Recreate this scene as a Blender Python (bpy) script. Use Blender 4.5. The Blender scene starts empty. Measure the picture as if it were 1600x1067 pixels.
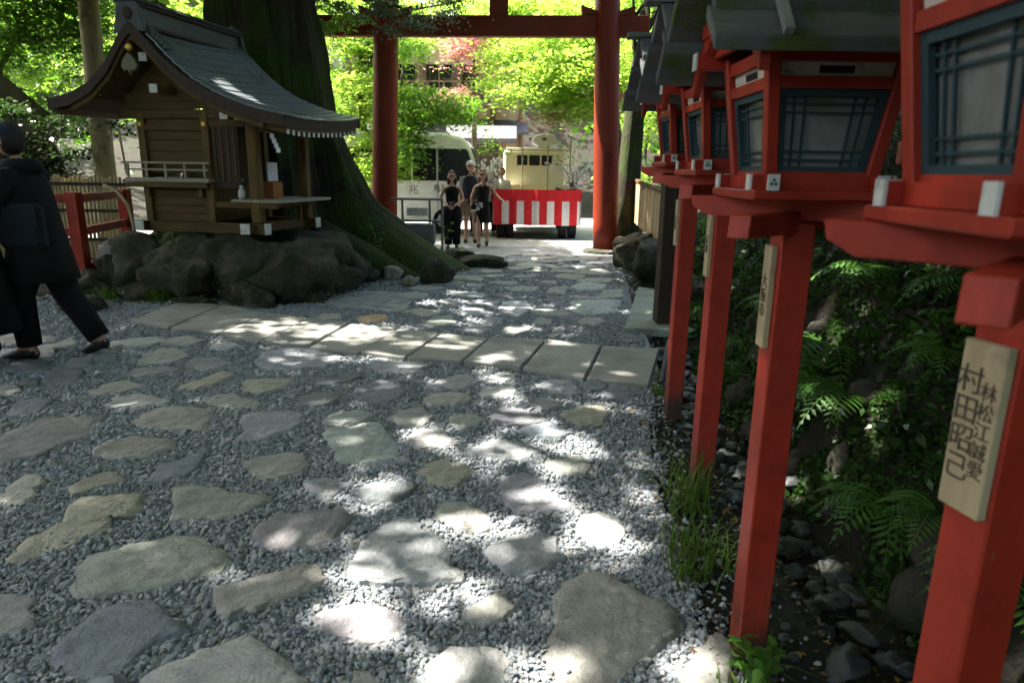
import bpy, bmesh, math, random
import numpy as np
from mathutils import Vector, Matrix, noise as mnoise

S = bpy.context.scene
COL = S.collection
R = math.radians

# ------------------------------------------------------------------ camera
FPX, PITCH, ROLL, CAMH = 1066.7, R(13.9), R(0.85), 1.6
fwd = np.array([0, math.cos(PITCH), -math.sin(PITCH)])
up0 = np.array([0, math.sin(PITCH), math.cos(PITCH)])
rt = math.cos(ROLL) * np.array([1., 0, 0]) + math.sin(ROLL) * up0
upv = math.cos(ROLL) * up0 - math.sin(ROLL) * np.array([1., 0, 0])
cd = bpy.data.cameras.new('camera')
cam = bpy.data.objects.new('camera', cd)
COL.objects.link(cam)
cam.matrix_world = Matrix(((rt[0], upv[0], -fwd[0], 0), (rt[1], upv[1], -fwd[1], 0), (rt[2], upv[2], -fwd[2], CAMH), (0, 0, 0, 1)))
cd.sensor_width = 36; cd.lens = 24; cd.clip_start = 0.05; cd.clip_end = 500
cd.dof.use_dof = True; cd.dof.focus_distance = 5.0; cd.dof.aperture_fstop = 3.5
S.camera = cam

# ------------------------------------------------------------------ light
SUN_ELEV, SUN_AZ = R(58), math.atan2(-0.95, 0.31)          # towards the sun: left and slightly behind the scene
SUNV = np.array([math.sin(SUN_AZ) * math.cos(SUN_ELEV), math.cos(SUN_AZ) * math.cos(SUN_ELEV), math.sin(SUN_ELEV)])
W = bpy.data.worlds.new('World'); S.world = W; W.use_nodes = True
nt = W.node_tree
sky = nt.nodes.new('ShaderNodeTexSky'); sky.sky_type = 'NISHITA'; sky.sun_disc = False
sky.sun_elevation = SUN_ELEV; sky.sun_rotation = SUN_AZ % (2 * math.pi)
sky.air_density = 0.7; sky.dust_density = 5.0; sky.ozone_density = 0.4
bg = nt.nodes['Background']; bg.inputs['Strength'].default_value = 0.15
nt.links.new(sky.outputs[0], bg.inputs['Color'])
sl = bpy.data.lights.new('sun', 'SUN'); sl.energy = 4.5; sl.angle = R(0.53); sl.color = (1.0, 0.95, 0.87)
sun = bpy.data.objects.new('sun', sl); COL.objects.link(sun)
sun.rotation_euler = Vector((-SUNV[0], -SUNV[1], -SUNV[2])).to_track_quat('-Z', 'Y').to_euler()
sun.location = (-6, 4, 14)
S.view_settings.view_transform = 'Standard'; S.view_settings.look = 'None'
S.view_settings.exposure = 2.8; S.view_settings.gamma = 1.0; S.view_settings.use_curve_mapping = False
cy = S.cycles
cy.use_denoising = True
try: cy.denoiser = 'OPENIMAGEDENOISE'
except Exception: pass
cy.max_bounces = 6; cy.diffuse_bounces = 4; cy.glossy_bounces = 3; cy.transmission_bounces = 6; cy.transparent_max_bounces = 6
cy.caustics_reflective = False; cy.caustics_refractive = False
cy.use_adaptive_sampling = True; cy.adaptive_threshold = 0.015
cy.sample_clamp_indirect = 8

# ------------------------------------------------------------------ materials
def new_mat(name):
    m = bpy.data.materials.new(name); m.use_nodes = True
    t = m.node_tree; b = t.nodes['Principled BSDF']
    return m, t, b

def N(t, kind, **kw):
    n = t.nodes.new(kind)
    for k, v in kw.items():
        if k in n.inputs: n.inputs[k].default_value = v
        else: setattr(n, k, v)
    return n

def noisy(name, c1, c2, scale=6, rough=0.7, bump=0.0, bscale=None, stretch=(1, 1, 1), detail=6, c3=None, s3=1.5, lo3=0.5, hi3=0.65, spec=0.3, objcol=False, metal=0.0, bdist=0.02):
    m, t, b = new_mat(name)
    tc = N(t, 'ShaderNodeTexCoord'); mp = N(t, 'ShaderNodeMapping'); mp.inputs['Scale'].default_value = stretch
    t.links.new(tc.outputs['Object'], mp.inputs[0])
    no = N(t, 'ShaderNodeTexNoise', Scale=scale, Detail=detail, Roughness=0.6)
    t.links.new(mp.outputs[0], no.inputs['Vector'])
    rp = N(t, 'ShaderNodeValToRGB')
    rp.color_ramp.elements[0].position = 0.3; rp.color_ramp.elements[1].position = 0.7
    rp.color_ramp.elements[0].color = (*c1, 1); rp.color_ramp.elements[1].color = (*c2, 1)
    t.links.new(no.outputs['Fac'], rp.inputs[0])
    out = rp.outputs[0]
    if objcol:
        oi = N(t, 'ShaderNodeObjectInfo'); mx = N(t, 'ShaderNodeMix', data_type='RGBA', blend_type='MULTIPLY')
        mx.inputs[0].default_value = 1
        t.links.new(out, mx.inputs[6]); t.links.new(oi.outputs['Color'], mx.inputs[7]); out = mx.outputs[2]
    if c3:
        n3 = N(t, 'ShaderNodeTexNoise', Scale=s3, Detail=8, Roughness=0.65)
        t.links.new(tc.outputs['Object'], n3.inputs['Vector'])
        r3 = N(t, 'ShaderNodeMapRange'); r3.inputs[1].default_value = lo3; r3.inputs[2].default_value = hi3
        t.links.new(n3.outputs['Fac'], r3.inputs[0])
        mx = N(t, 'ShaderNodeMix', data_type='RGBA')
        t.links.new(r3.outputs[0], mx.inputs[0]); t.links.new(out, mx.inputs[6]); mx.inputs[7].default_value = (*c3, 1); out = mx.outputs[2]
    t.links.new(out, b.inputs['Base Color'])
    b.inputs['Roughness'].default_value = rough; b.inputs['Specular IOR Level'].default_value = spec
    b.inputs['Metallic'].default_value = metal
    if bump:
        nb = N(t, 'ShaderNodeTexNoise', Scale=bscale or scale * 4, Detail=8, Roughness=0.65)
        t.links.new(mp.outputs[0], nb.inputs['Vector'])
        bp = N(t, 'ShaderNodeBump', Strength=bump, Distance=bdist)
        t.links.new(nb.outputs['Fac'], bp.inputs['Height']); t.links.new(bp.outputs[0], b.inputs['Normal'])
    return m

def plain(name, c, rough=0.6, spec=0.3, metal=0.0):
    return noisy(name, tuple(x * 0.88 for x in c), tuple(min(1, x * 1.1) for x in c), 5, rough, 0.1, 30, spec=spec, metal=metal)

def leaf_mat(name, c1, c2, trans, tmix=0.5, rough=0.45):
    m, t, b = new_mat(name)
    ge = N(t, 'ShaderNodeNewGeometry')
    mx = N(t, 'ShaderNodeMix', data_type='RGBA')
    t.links.new(ge.outputs['Random Per Island'], mx.inputs[0])
    mx.inputs[6].default_value = (*c1, 1); mx.inputs[7].default_value = (*c2, 1)
    t.links.new(mx.outputs[2], b.inputs['Base Color']); b.inputs['Roughness'].default_value = rough
    b.inputs['Specular IOR Level'].default_value = 0.35
    tr = N(t, 'ShaderNodeBsdfTranslucent')
    hv = N(t, 'ShaderNodeMix', data_type='RGBA', blend_type='MULTIPLY'); hv.inputs[0].default_value = 0.35
    hv.inputs[6].default_value = (*trans, 1); t.links.new(ge.outputs['Random Per Island'], hv.inputs[7])
    t.links.new(hv.outputs[2], tr.inputs['Color'])
    ms = N(t, 'ShaderNodeMixShader'); ms.inputs[0].default_value = tmix
    t.links.new(b.outputs[0], ms.inputs[1]); t.links.new(tr.outputs[0], ms.inputs[2])
    t.links.new(ms.outputs[0], t.nodes['Material Output'].inputs['Surface'])
    return m

M = {}
def red_mat(name, c1, c2):
    """weathered vermilion: uneven coat, vertical streaks, chips down to grey wood, mud splashed on the foot"""
    m = noisy(name, c1, c2, 4, .5, .3, 45, (1, 1, .18), c3=tuple(x * .42 for x in c1), s3=5, lo3=.5, hi3=.8, spec=.35, bdist=.006)
    t = m.node_tree; b = t.nodes['Principled BSDF']; src = b.inputs['Base Color'].links[0].from_socket
    tc = N(t, 'ShaderNodeTexCoord')
    def layer(src, fac, col):
        mx = N(t, 'ShaderNodeMix', data_type='RGBA'); t.links.new(fac, mx.inputs[0]); t.links.new(src, mx.inputs[6]); mx.inputs[7].default_value = (*col, 1); return mx.outputs[2]
    def thresh(scale, lo, hi, st=(1, 1, 1), amt=1.0):
        mp = N(t, 'ShaderNodeMapping'); mp.inputs['Scale'].default_value = st; t.links.new(tc.outputs['Object'], mp.inputs[0])
        n_ = N(t, 'ShaderNodeTexNoise', Scale=scale, Detail=9, Roughness=.7); t.links.new(mp.outputs[0], n_.inputs['Vector'])
        r_ = N(t, 'ShaderNodeMapRange'); r_.inputs[1].default_value = lo; r_.inputs[2].default_value = hi; r_.inputs[4].default_value = amt; t.links.new(n_.outputs['Fac'], r_.inputs[0]); return r_.outputs[0]
    src = layer(src, thresh(14, .56, .72, (1, 1, .08), .4), tuple(min(1, x * 1.3 + .015) for x in c2))      # sun-bleached streaks along the grain
    src = layer(src, thresh(26, .68, .71, (1, 1, .35), .8), (.16, .12, .09))                                    # chips
    sx = N(t, 'ShaderNodeSeparateXYZ'); t.links.new(tc.outputs['Object'], sx.inputs[0])
    r1 = N(t, 'ShaderNodeMapRange'); r1.inputs[1].default_value = .42; r1.inputs[2].default_value = .02; t.links.new(sx.outputs['Z'], r1.inputs[0])
    ml = N(t, 'ShaderNodeMath', operation='MULTIPLY'); t.links.new(r1.outputs[0], ml.inputs[0]); t.links.new(thresh(9, .3, .55, (1, 1, .6)), ml.inputs[1])
    src = layer(src, ml.outputs[0], (.045, .034, .024))
    t.links.new(src, b.inputs['Base Color']); return m
M['red'] = red_mat('vermilion_paint', (.27, .021, .009), (.42, .036, .014))
M['red_torii'] = noisy('torii_paint', (.17, .021, .006), (.25, .029, .008), 2, .5, .12, 25, (1, 1, .2), c3=(.16, .025, .012), s3=2.2, lo3=.5, hi3=.75)
M['blue'] = plain('blue_green_paint', (.022, .05, .06), .5)
M['paper'] = noisy('glazed_paper', (.2, .21, .205), (.29, .295, .28), 2.5, .1, .02, 20, c3=(.1, .095, .065), s3=6, lo3=.46, hi3=.74, spec=.8)
M['white'] = noisy('white_paint', (.5, .5, .46), (.66, .66, .61), 12, .6, .1, 40, c3=(.25, .23, .18), s3=18, lo3=.52, hi3=.72)
M['panel_white'] = noisy('cream_board', (.5, .46, .38), (.62, .58, .5), 8, .6, .1)
M['black'] = plain('black_paint', (.012, .012, .013), .5)
M['roof_board'] = noisy('mossy_roof_board', (.05, .056, .058), (.14, .145, .14), 5, .75, .8, 26, (.4, 1, 1), c3=(.06, .085, .012), s3=7, lo3=.5, hi3=.64)
M['roof_slate'] = noisy('grey_roof_board', (.06, .066, .07), (.12, .125, .128), 6, .75, .4, 30, (.4, 1, 1), c3=(.045, .055, .02), s3=4, lo3=.6, hi3=.75)
M['metal'] = noisy('dull_metal', (.28, .29, .3), (.42, .43, .44), 8, .45, .05, 40, metal=.6)
M['label_wood'] = noisy('pale_label_wood', (.34, .26, .15), (.46, .37, .22), 4, .7, .2, 40, (6, 6, .6), c3=(.25, .19, .11), s3=6, lo3=.55, hi3=.7)
M['fence_board'] = noisy('fence_board', (.3, .22, .12), (.44, .34, .2), 4, .75, .2, 40, (6, 6, .6), objcol=True)
M['ink'] = noisy('ink', (.02, .017, .014), (.12, .09, .06), 30, .8)
M['copper'] = noisy('dark_roof_shingle', (.11, .125, .135), (.2, .22, .235), 4, .33, .25, 40, (1, 3, 1), c3=(.05, .06, .045), s3=3, lo3=.55, hi3=.7, spec=.5)
M['ridge_dark'] = noisy('dark_ridge_copper', (.028, .034, .036), (.06, .07, .072), 5, .45, .2, 40, c3=(.05, .075, .06), s3=3, lo3=.55, hi3=.7)
M['old_wood'] = noisy('weathered_wood', (.075, .042, .009), (.15, .092, .024), 5, .75, .35, 30, (5, 5, .6), c3=(.065, .06, .024), s3=2.5, lo3=.55, hi3=.75)
M['old_wood_h'] = noisy('weathered_plank', (.06, .033, .008), (.115, .07, .019), 5, .75, .35, 30, (.6, 4, 5), c3=(.055, .055, .024), s3=2.5, lo3=.55, hi3=.75)
M['dark_wood'] = noisy('dark_wood', (.025, .016, .011), (.05, .032, .02), 5, .7, .3, 30, (5, 5, .6))
M['pale_wood'] = noisy('silvered_wood', (.24, .22, .16), (.34, .31, .23), 6, .75, .3, 30, (.6, 4, 5))
M['gold'] = plain('gilt_metal', (.5, .33, .06), .4, .5, .8)
M['gilt_pale'] = plain('pale_carving', (.15, .13, .08), .6)
M['flag'] = noisy('flagstone', (.45, .45, .46), (1.18, 1.17, 1.14), 5, .65, 1.0, 13, c3=(.12, .125, .105), s3=6, lo3=.52, hi3=.72, objcol=True, spec=.4, bdist=.035, detail=12)
M['slab'] = noisy('paving_slab', (.25, .245, .22), (.34, .335, .30), 4, .65, .35, 60, c3=(.16, .165, .145), s3=2.5, lo3=.5, hi3=.68, objcol=True)
M['rock'] = noisy('mossy_rock', (.035, .03, .022), (.115, .1, .078), 3.5, .85, 1.0, 9, c3=(.022, .032, .008), s3=2.6, lo3=.44, hi3=.58, objcol=True, bdist=.09, detail=9)
M['pale_rock'] = noisy('pale_rock', (.2, .2, .18), (.38, .37, .33), 4, .8, .8, 12, c3=(.11, .12, .04), s3=3, lo3=.52, hi3=.62, bdist=.05)
M['bark'] = noisy('mossy_bark', (.018, .014, .009), (.055, .042, .026), 3, .9, 1.0, 9, (3, 3, .5), c3=(.04, .075, .008), s3=1.1, lo3=.42, hi3=.58, bdist=.1)
M['bark_plain'] = noisy('brown_bark', (.03, .024, .017), (.09, .072, .05), 4, .9, .9, 14, (3, 3, .5), bdist=.05)
M['pale_bark'] = noisy('pale_bark', (.2, .17, .1), (.34, .29, .17), 4, .85, .5, 20, (3, 3, .5), c3=(.08, .09, .03), s3=3, lo3=.52, hi3=.66)
M['soil'] = noisy('dark_soil', (.012, .009, .006), (.036, .028, .02), 9, .95, 1.0, 30, c3=(.014, .024, .005), s3=1.8, lo3=.48, hi3=.6, bdist=.06)
M['asphalt'] = noisy('pale_road', (.3, .3, .3), (.42, .42, .41), 3, .85, .3, 60)
M['skin'] = plain('skin', (.46, .27, .19), .5)
M['cloth_black'] = noisy('black_cloth', (.002, .002, .0022), (.005, .005, .0055), 14, .85, .3, 60)
M['cloth_navy'] = noisy('navy_cloth', (.012, .017, .03), (.022, .03, .05), 14, .85, .3, 60)
M['cloth_denim'] = noisy('denim_cloth', (.006, .009, .014), (.012, .016, .024), 20, .85, .3, 80)
M['cloth_grey'] = noisy('grey_cloth', (.3, .31, .34), (.4, .41, .44), 14, .85, .3, 60)
M['cloth_khaki'] = noisy('khaki_cloth', (.2, .15, .1), (.28, .21, .15), 14, .85, .3, 60)
M['cloth_white'] = noisy('white_cloth', (.6, .6, .6), (.72, .72, .72), 14, .85, .3, 60)
M['cloth_red'] = noisy('red_cloth', (.5, .012, .02), (.62, .02, .03), 6, .75, .2, 30)
M['hair_black'] = noisy('dark_hair', (.008, .006, .005), (.02, .015, .012), 20, .5, .4, 60, (8, 8, 1))
M['hair_brown'] = noisy('brown_hair', (.1, .055, .03), (.2, .12, .06), 20, .5, .4, 60, (8, 8, 1))
M['van_white'] = plain('white_vehicle_paint', (.78, .78, .77), .25, .5)
M['glass_dark'] = plain('dark_glass', (.008, .009, .01), .18, .3)
M['truck_cream'] = noisy('cream_vehicle_paint', (.82, .77, .58), (.87, .83, .66), 3, .35, .05, spec=.5)
M['rubber'] = plain('rubber', (.015, .015, .015), .85)
M['grey_metal'] = plain('grey_metal_paint', (.12, .13, .13), .5, .4)
M['plaster'] = noisy('tan_plaster', (.4, .3, .19), (.5, .39, .26), 1.5, .9, .2, 20)
M['inn_wood'] = noisy('inn_timber', (.1, .06, .035), (.18, .11, .065), 3, .8, .2, 20)
M['roof_grey'] = noisy('grey_tile', (.055, .055, .058), (.1, .1, .105), 3, .6, .2, 20)
M['thatch'] = noisy('brown_roof', (.07, .055, .04), (.12, .1, .075), 4, .9, .4, 30)
M['bamboo'] = noisy('split_bamboo', (.32, .26, .13), (.46, .38, .2), 5, .6, .2, 30, (4, 4, .5))
M['yellow'] = plain('yellow_plastic', (.75, .42, .02), .5)
M['pink_board'] = plain('faded_red_board', (.36, .11, .07), .7)
M['paper_white'] = plain('white_paper', (.78, .78, .8), .8)
M['orange'] = plain('orange_box', (.3, .11, .025), .6)
M['wet_stone'] = noisy('wet_ditch_stone', (.018, .019, .02), (.065, .065, .064), 6, .4, .6, 20, c3=(.03, .04, .012), s3=3, lo3=.5, hi3=.65, objcol=True, spec=.5)
M['carved'] = plain('dark_red_carving', (.07, .01, .006), .8)
M['faded_ink'] = plain('faded_ink', (.07, .05, .035), .8)
M['fallen_leaf'] = leaf_mat('fallen_leaf', (.5, .32, .03), (.3, .14, .03), (.5, .3, .02), .3)
M['maple'] = leaf_mat('maple_leaf', (.04, .11, .01), (.075, .15, .014), (.2, .44, .03), .55)
M['maple_yellow'] = leaf_mat('maple_leaf_pale', (.07, .15, .016), (.12, .19, .025), (.46, .70, .09), .65)
M['maple_red'] = leaf_mat('maple_leaf_red', (.26, .09, .07), (.34, .15, .12), (.6, .3, .22), .5)
M['forest'] = leaf_mat('forest_leaf', (.035, .075, .01), (.08, .13, .018), (.2, .36, .03), .5)
M['dark_leaf'] = leaf_mat('dark_glossy_leaf', (.016, .04, .01), (.035, .07, .016), (.06, .14, .02), .25, .25)
M['cedar'] = leaf_mat('cedar_leaf', (.03, .06, .025), (.06, .1, .05), (.1, .18, .06), .35, .4)
M['fern'] = leaf_mat('fern_leaf', (.04, .12, .016), (.075, .17, .026), (.16, .38, .04), .45)
M['ground_leaf'] = leaf_mat('ground_cover_leaf', (.018, .05, .008), (.04, .095, .014), (.06, .16, .015), .3)
M['litter'] = leaf_mat('leaf_litter', (.05, .03, .015), (.13, .08, .035), (.12, .07, .03), .2)
M['grass'] = leaf_mat('grass_blade', (.05, .11, .012), (.09, .16, .02), (.2, .35, .03), .4)

# ------------------------------------------------------------------ geometry helpers
class G:
    def __init__(s): s.v = []; s.f = []
    def add(s, v, f):
        o = len(s.v); s.v += [tuple(p) for p in v]; s.f += [tuple(i + o for i in q) for q in f]; return s
    def box(s, c, d, rz=0.0, top=None):
        """box centred at c of size d, turned by rz; top=(sx,sy) scales the top face"""
        tx, ty = top or (1, 1); ca, sa = math.cos(rz), math.sin(rz); v = []
        for z in (-1, 1):
            for x, y in ((-1, -1), (1, -1), (1, 1), (-1, 1)):
                X = x * d[0] / 2 * (tx if z > 0 else 1); Y = y * d[1] / 2 * (ty if z > 0 else 1)
                v.append((c[0] + X * ca - Y * sa, c[1] + X * sa + Y * ca, c[2] + z * d[2] / 2))
        return s.add(v, [(3, 2, 1, 0), (4, 5, 6, 7), (0, 1, 5, 4), (1, 2, 6, 5), (2, 3, 7, 6), (3, 0, 4, 7)])
    def hexa(s, b, t):
        """bottom quad b, top quad t (counter-clockwise from above)"""
        return s.add(list(b) + list(t), [(3, 2, 1, 0), (4, 5, 6, 7), (0, 1, 5, 4), (1, 2, 6, 5), (2, 3, 7, 6), (3, 0, 4, 7)])
    def beam(s, p0, p1, w, h, up=(0, 0, 1)):
        p0 = Vector(p0); p1 = Vector(p1); d = (p1 - p0).normalized(); u = Vector(up)
        sd = d.cross(u)
        if sd.length < 1e-4: sd = d.cross(Vector((1, 0, 0)))
        sd.normalize(); u = sd.cross(d).normalized()
        a, b = sd * w / 2, u * h / 2
        return s.hexa([p0 - a - b, p0 + a - b, p1 + a - b, p1 - a - b], [p0 - a + b, p0 + a + b, p1 + a + b, p1 - a + b])
    def prism(s, poly, axis, a, b):
        """extrude 2D poly between a and b along axis: 'x' poly=(y,z); 'y' poly=(x,z); 'z' poly=(x,y)"""
        n = len(poly); mk = {'x': lambda p, q: (q, p[0], p[1]), 'y': lambda p, q: (p[0], q, p[1]), 'z': lambda p, q: (p[0], p[1], q)}[axis]
        v = [mk(p, a) for p in poly] + [mk(p, b) for p in poly]
        return s.add(v, [tuple(range(n)), tuple(range(2 * n - 1, n - 1, -1))] + [(i, (i + 1) % n, n + (i + 1) % n, n + i)[::-1] for i in range(n)])
    def loft(s, rings, cap=True):
        n = len(rings[0]); v = [p for r in rings for p in r]; f = []
        for k in range(len(rings) - 1):
            for i in range(n): f.append((k * n + i, k * n + (i + 1) % n, (k + 1) * n + (i + 1) % n, (k + 1) * n + i))
        if cap: f.append(tuple(range(n))[::-1]); f.append(tuple((len(rings) - 1) * n + i for i in range(n)))
        return s.add(v, f)
    def tube(s, pts, radii, n=8, cap=True):
        pts = [Vector(p) for p in pts]
        if not hasattr(radii, '__len__'): radii = [radii] * len(pts)
        rings = []; ref = Vector((0.31, 0.95, 0.1))
        for i, p in enumerate(pts):
            d = (pts[min(i + 1, len(pts) - 1)] - pts[max(i - 1, 0)]).normalized()
            a = d.cross(ref)
            if a.length < .1: a = d.cross(Vector((1, 0, 0.2)))
            a.normalize(); b = d.cross(a)
            rings.append([p + (a * math.cos(2 * math.pi * k / n) + b * math.sin(2 * math.pi * k / n)) * radii[i] for k in range(n)])
        return s.loft(rings, cap)
    def ell(s, c, r, nu=12, nv=8, fn=None):
        rings = []
        for j in range(nv + 1):
            ph = math.pi * (j + (0.08 if j == 0 else -0.08 if j == nv else 0)) / nv
            ring = []
            for i in range(nu):
                th = 2 * math.pi * i / nu
                q = Vector((math.sin(ph) * math.cos(th), math.sin(ph) * math.sin(th), -math.cos(ph)))
                if fn: q = Vector(fn(q))
                ring.append((c[0] + q.x * r[0], c[1] + q.y * r[1], c[2] + q.z * r[2]))
            rings.append(ring)
        return s.loft(rings)
    def obj(s, name, mat, parent=None, smooth=False, bevel=0.0, loc=None):
        me = bpy.data.meshes.new(name); me.from_pydata(s.v, [], s.f); me.update()
        return link(name, me, mat, parent, smooth, bevel, loc)

def link(name, me, mat, parent=None, smooth=False, bevel=0.0, loc=None):
    if mat is not None and not len(me.materials): me.materials.append(M[mat] if isinstance(mat, str) else mat)
    if smooth: me.polygons.foreach_set('use_smooth', [True] * len(me.polygons))
    o = bpy.data.objects.new(name, me); COL.objects.link(o)
    if parent: o.parent = parent
    if loc is not None: o.location = loc
    if bevel:
        b = o.modifiers.new('bevel', 'BEVEL'); b.width = bevel; b.segments = 1; b.limit_method = 'ANGLE'
    return o

def tag(o, label, cat, group=None, kind=None):
    if label: o['label'] = label
    if cat: o['category'] = cat
    if group: o['group'] = group
    if kind: o['kind'] = kind
    return o

def thing(name, label, cat, loc=(0, 0, 0), rz=0.0, group=None):
    o = bpy.data.objects.new(name, None); COL.objects.link(o); o.location = loc; o.rotation_euler = (0, 0, rz)
    o.empty_display_size = .1
    return tag(o, label, cat, group)

def kids(o): return [c for c in bpy.data.objects if c.parent is o]
def copy_tree(o, parent=None, index=None):
    if index is None:
        index = {}
        for c in bpy.data.objects:
            if c.parent: index.setdefault(c.parent.name, []).append(c)
    c = o.copy(); COL.objects.link(c); c.parent = parent
    for ch in index.get(o.name, []): copy_tree(ch, c, index)
    return c

def text_mesh(name, body, size, mat, parent, mw, align='CENTER'):
    cu = bpy.data.curves.new(name, 'FONT'); cu.body = body; cu.size = size; cu.align_x = align; cu.align_y = 'CENTER'
    cu.extrude = 0.0008; cu.resolution_u = 2
    to = bpy.data.objects.new('text_tmp', cu); COL.objects.link(to)
    dg = bpy.context.evaluated_depsgraph_get()
    me = bpy.data.meshes.new_from_object(to.evaluated_get(dg))
    bpy.data.objects.remove(to); bpy.data.curves.remove(cu)
    me.name = name; me.materials.clear(); me.transform(mw)
    return link(name, me, mat, parent)

def fast_mesh(name, V, nper, F):
    """V (n, k, 3) vertices of n alike pieces, F list of quads in piece-local indices"""
    V = np.asarray(V, np.float32); n, k, _ = V.shape; F = np.asarray(F, np.int32); nf, w = F.shape
    me = bpy.data.meshes.new(name)
    me.vertices.add(n * k); me.vertices.foreach_set('co', V.reshape(-1))
    idx = (np.arange(n, dtype=np.int32)[:, None, None] * k + F[None]).reshape(-1)
    me.loops.add(len(idx)); me.loops.foreach_set('vertex_index', idx)
    me.polygons.add(n * nf)
    me.polygons.foreach_set('loop_start', np.arange(0, len(idx), w, dtype=np.int32))
    me.update(calc_edges=True)
    return me

def frames(rng, n, flat):
    """n random orthonormal frames; flat=1 keeps leaves near horizontal, 0 is isotropic"""
    nz = rng.normal(size=(n, 3)); nz[:, 2] = np.abs(nz[:, 2]) + flat * 2.2
    nz /= np.linalg.norm(nz, axis=1)[:, None]
    a = rng.normal(size=(n, 3)); a -= nz * (a * nz).sum(1)[:, None]; a /= np.linalg.norm(a, axis=1)[:, None]
    return a, np.cross(nz, a), nz

def leaves(name, P, size, mat, parent=None, flat=.5, star=False, seed=1, aspect=.55, droop=.25):
    rng = np.random.default_rng(seed); n = len(P); a, b, c = frames(rng, n, flat)
    L = (size * rng.uniform(.65, 1.3, n))[:, None]
    P = np.asarray(P)
    if star:
        vs = []
        for ang, ln in ((0, 1.0), (1.05, .8), (-1.05, .8)):
            d = a * math.cos(ang) + b * math.sin(ang); e = -a * math.sin(ang) + b * math.cos(ang)
            tip = P + d * L * ln - c * L * droop * ln
            m_ = P + d * L * .42 * ln
            vs += [P, m_ + e * L * .17, tip, m_ - e * L * .17]
        V = np.stack(vs, 1); F = [(0, 1, 2, 3), (4, 5, 6, 7), (8, 9, 10, 11)]
        # weld the three blades at the stalk so that a leaf is one island
        V = np.stack([P] + [vs[i] for i in (1, 2, 3, 5, 6, 7, 9, 10, 11)], 1)
        F = [(0, 1, 2, 3), (0, 4, 5, 6), (0, 7, 8, 9)]
    else:
        V = np.stack([P - a * L * .5, P + b * L * aspect * .5, P + a * L * .5 - c * L * droop, P - b * L * aspect * .5], 1)
        F = [(0, 1, 2, 3)]
    me = fast_mesh(name, V, 0, F)
    return link(name, me, mat, parent)

def clump_points(clumps, n, seed, spray=.45, per=45, thick=.05):
    """leaf positions in flat layered sprays spread through ellipsoids (x,y,z,rx,ry,rz)"""
    rng = np.random.default_rng(seed)
    vol = np.array([(c[3] * c[4] * c[5]) ** .75 for c in clumps]); vol /= vol.sum()
    out = []
    for c, w in zip(clumps, vol):
        m = max(1, int(n * w / per))
        d = rng.normal(size=(m, 3)); d /= np.linalg.norm(d, axis=1)[:, None]
        r = rng.uniform(0, 1, (m, 1)) ** .42
        ctr = np.array(c[:3]) + d * r * np.array(c[3:6])
        tilt = rng.normal(0, .18, (m, 2))
        rad = spray * rng.uniform(.5, 1.25, (m, 1))
        q = rng.normal(size=(m, per, 2)) * .55
        X = q * rad[:, :, None]
        Z = (X * tilt[:, None, :]).sum(2) - .25 * (X ** 2).sum(2) / np.maximum(rad, .1) + rng.normal(0, thick, (m, per))
        out.append(np.concatenate([ctr[:, None, :2] + X, (ctr[:, None, 2] + Z)[..., None]], 2).reshape(-1, 3))
    return np.concatenate(out)

def trunk_mesh(pts, radii, n=12, seed=0, rough=.12):
    rng = random.Random(seed); g = G(); rings = []
    ph = [rng.uniform(0, 6.28) for _ in range(4)]
    for i, (p, r) in enumerate(zip(pts, radii)):
        rings.append([(p[0] + r * (1 + rough * math.sin(3 * t + ph[0] + i * .3) + rough * .6 * math.sin(5 * t + ph[1] - i * .5)) * math.cos(t),
                       p[1] + r * (1 + rough * math.sin(3 * t + ph[0] + i * .3) + rough * .6 * math.sin(5 * t + ph[1] - i * .5)) * math.sin(t), p[2]) for t in [2 * math.pi * k / n for k in range(n)]])
    return g.loft(rings)

def limbs(g, starts, rng, length, r0, depth=2, lift=.35):
    for p, d in starts:
        p = Vector(p); d = Vector(d).normalized(); pts = [p.copy()]; rad = [r0]
        steps = 5
        for i in range(steps):
            d = (d + Vector((rng.uniform(-.3, .3), rng.uniform(-.3, .3), rng.uniform(-.2, .25) + lift * .1))).normalized()
            p = p + d * length / steps; pts.append(p.copy()); rad.append(r0 * (1 - (i + 1) / (steps + .6)))
        g.tube(pts, rad, 5)
        if depth > 0:
            limbs(g, [(pts[k], d + Vector((rng.uniform(-.9, .9), rng.uniform(-.9, .9), rng.uniform(-.3, .5)))) for k in (2, 3, 4)], rng, length * .55, r0 * .5, depth - 1, lift)

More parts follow.
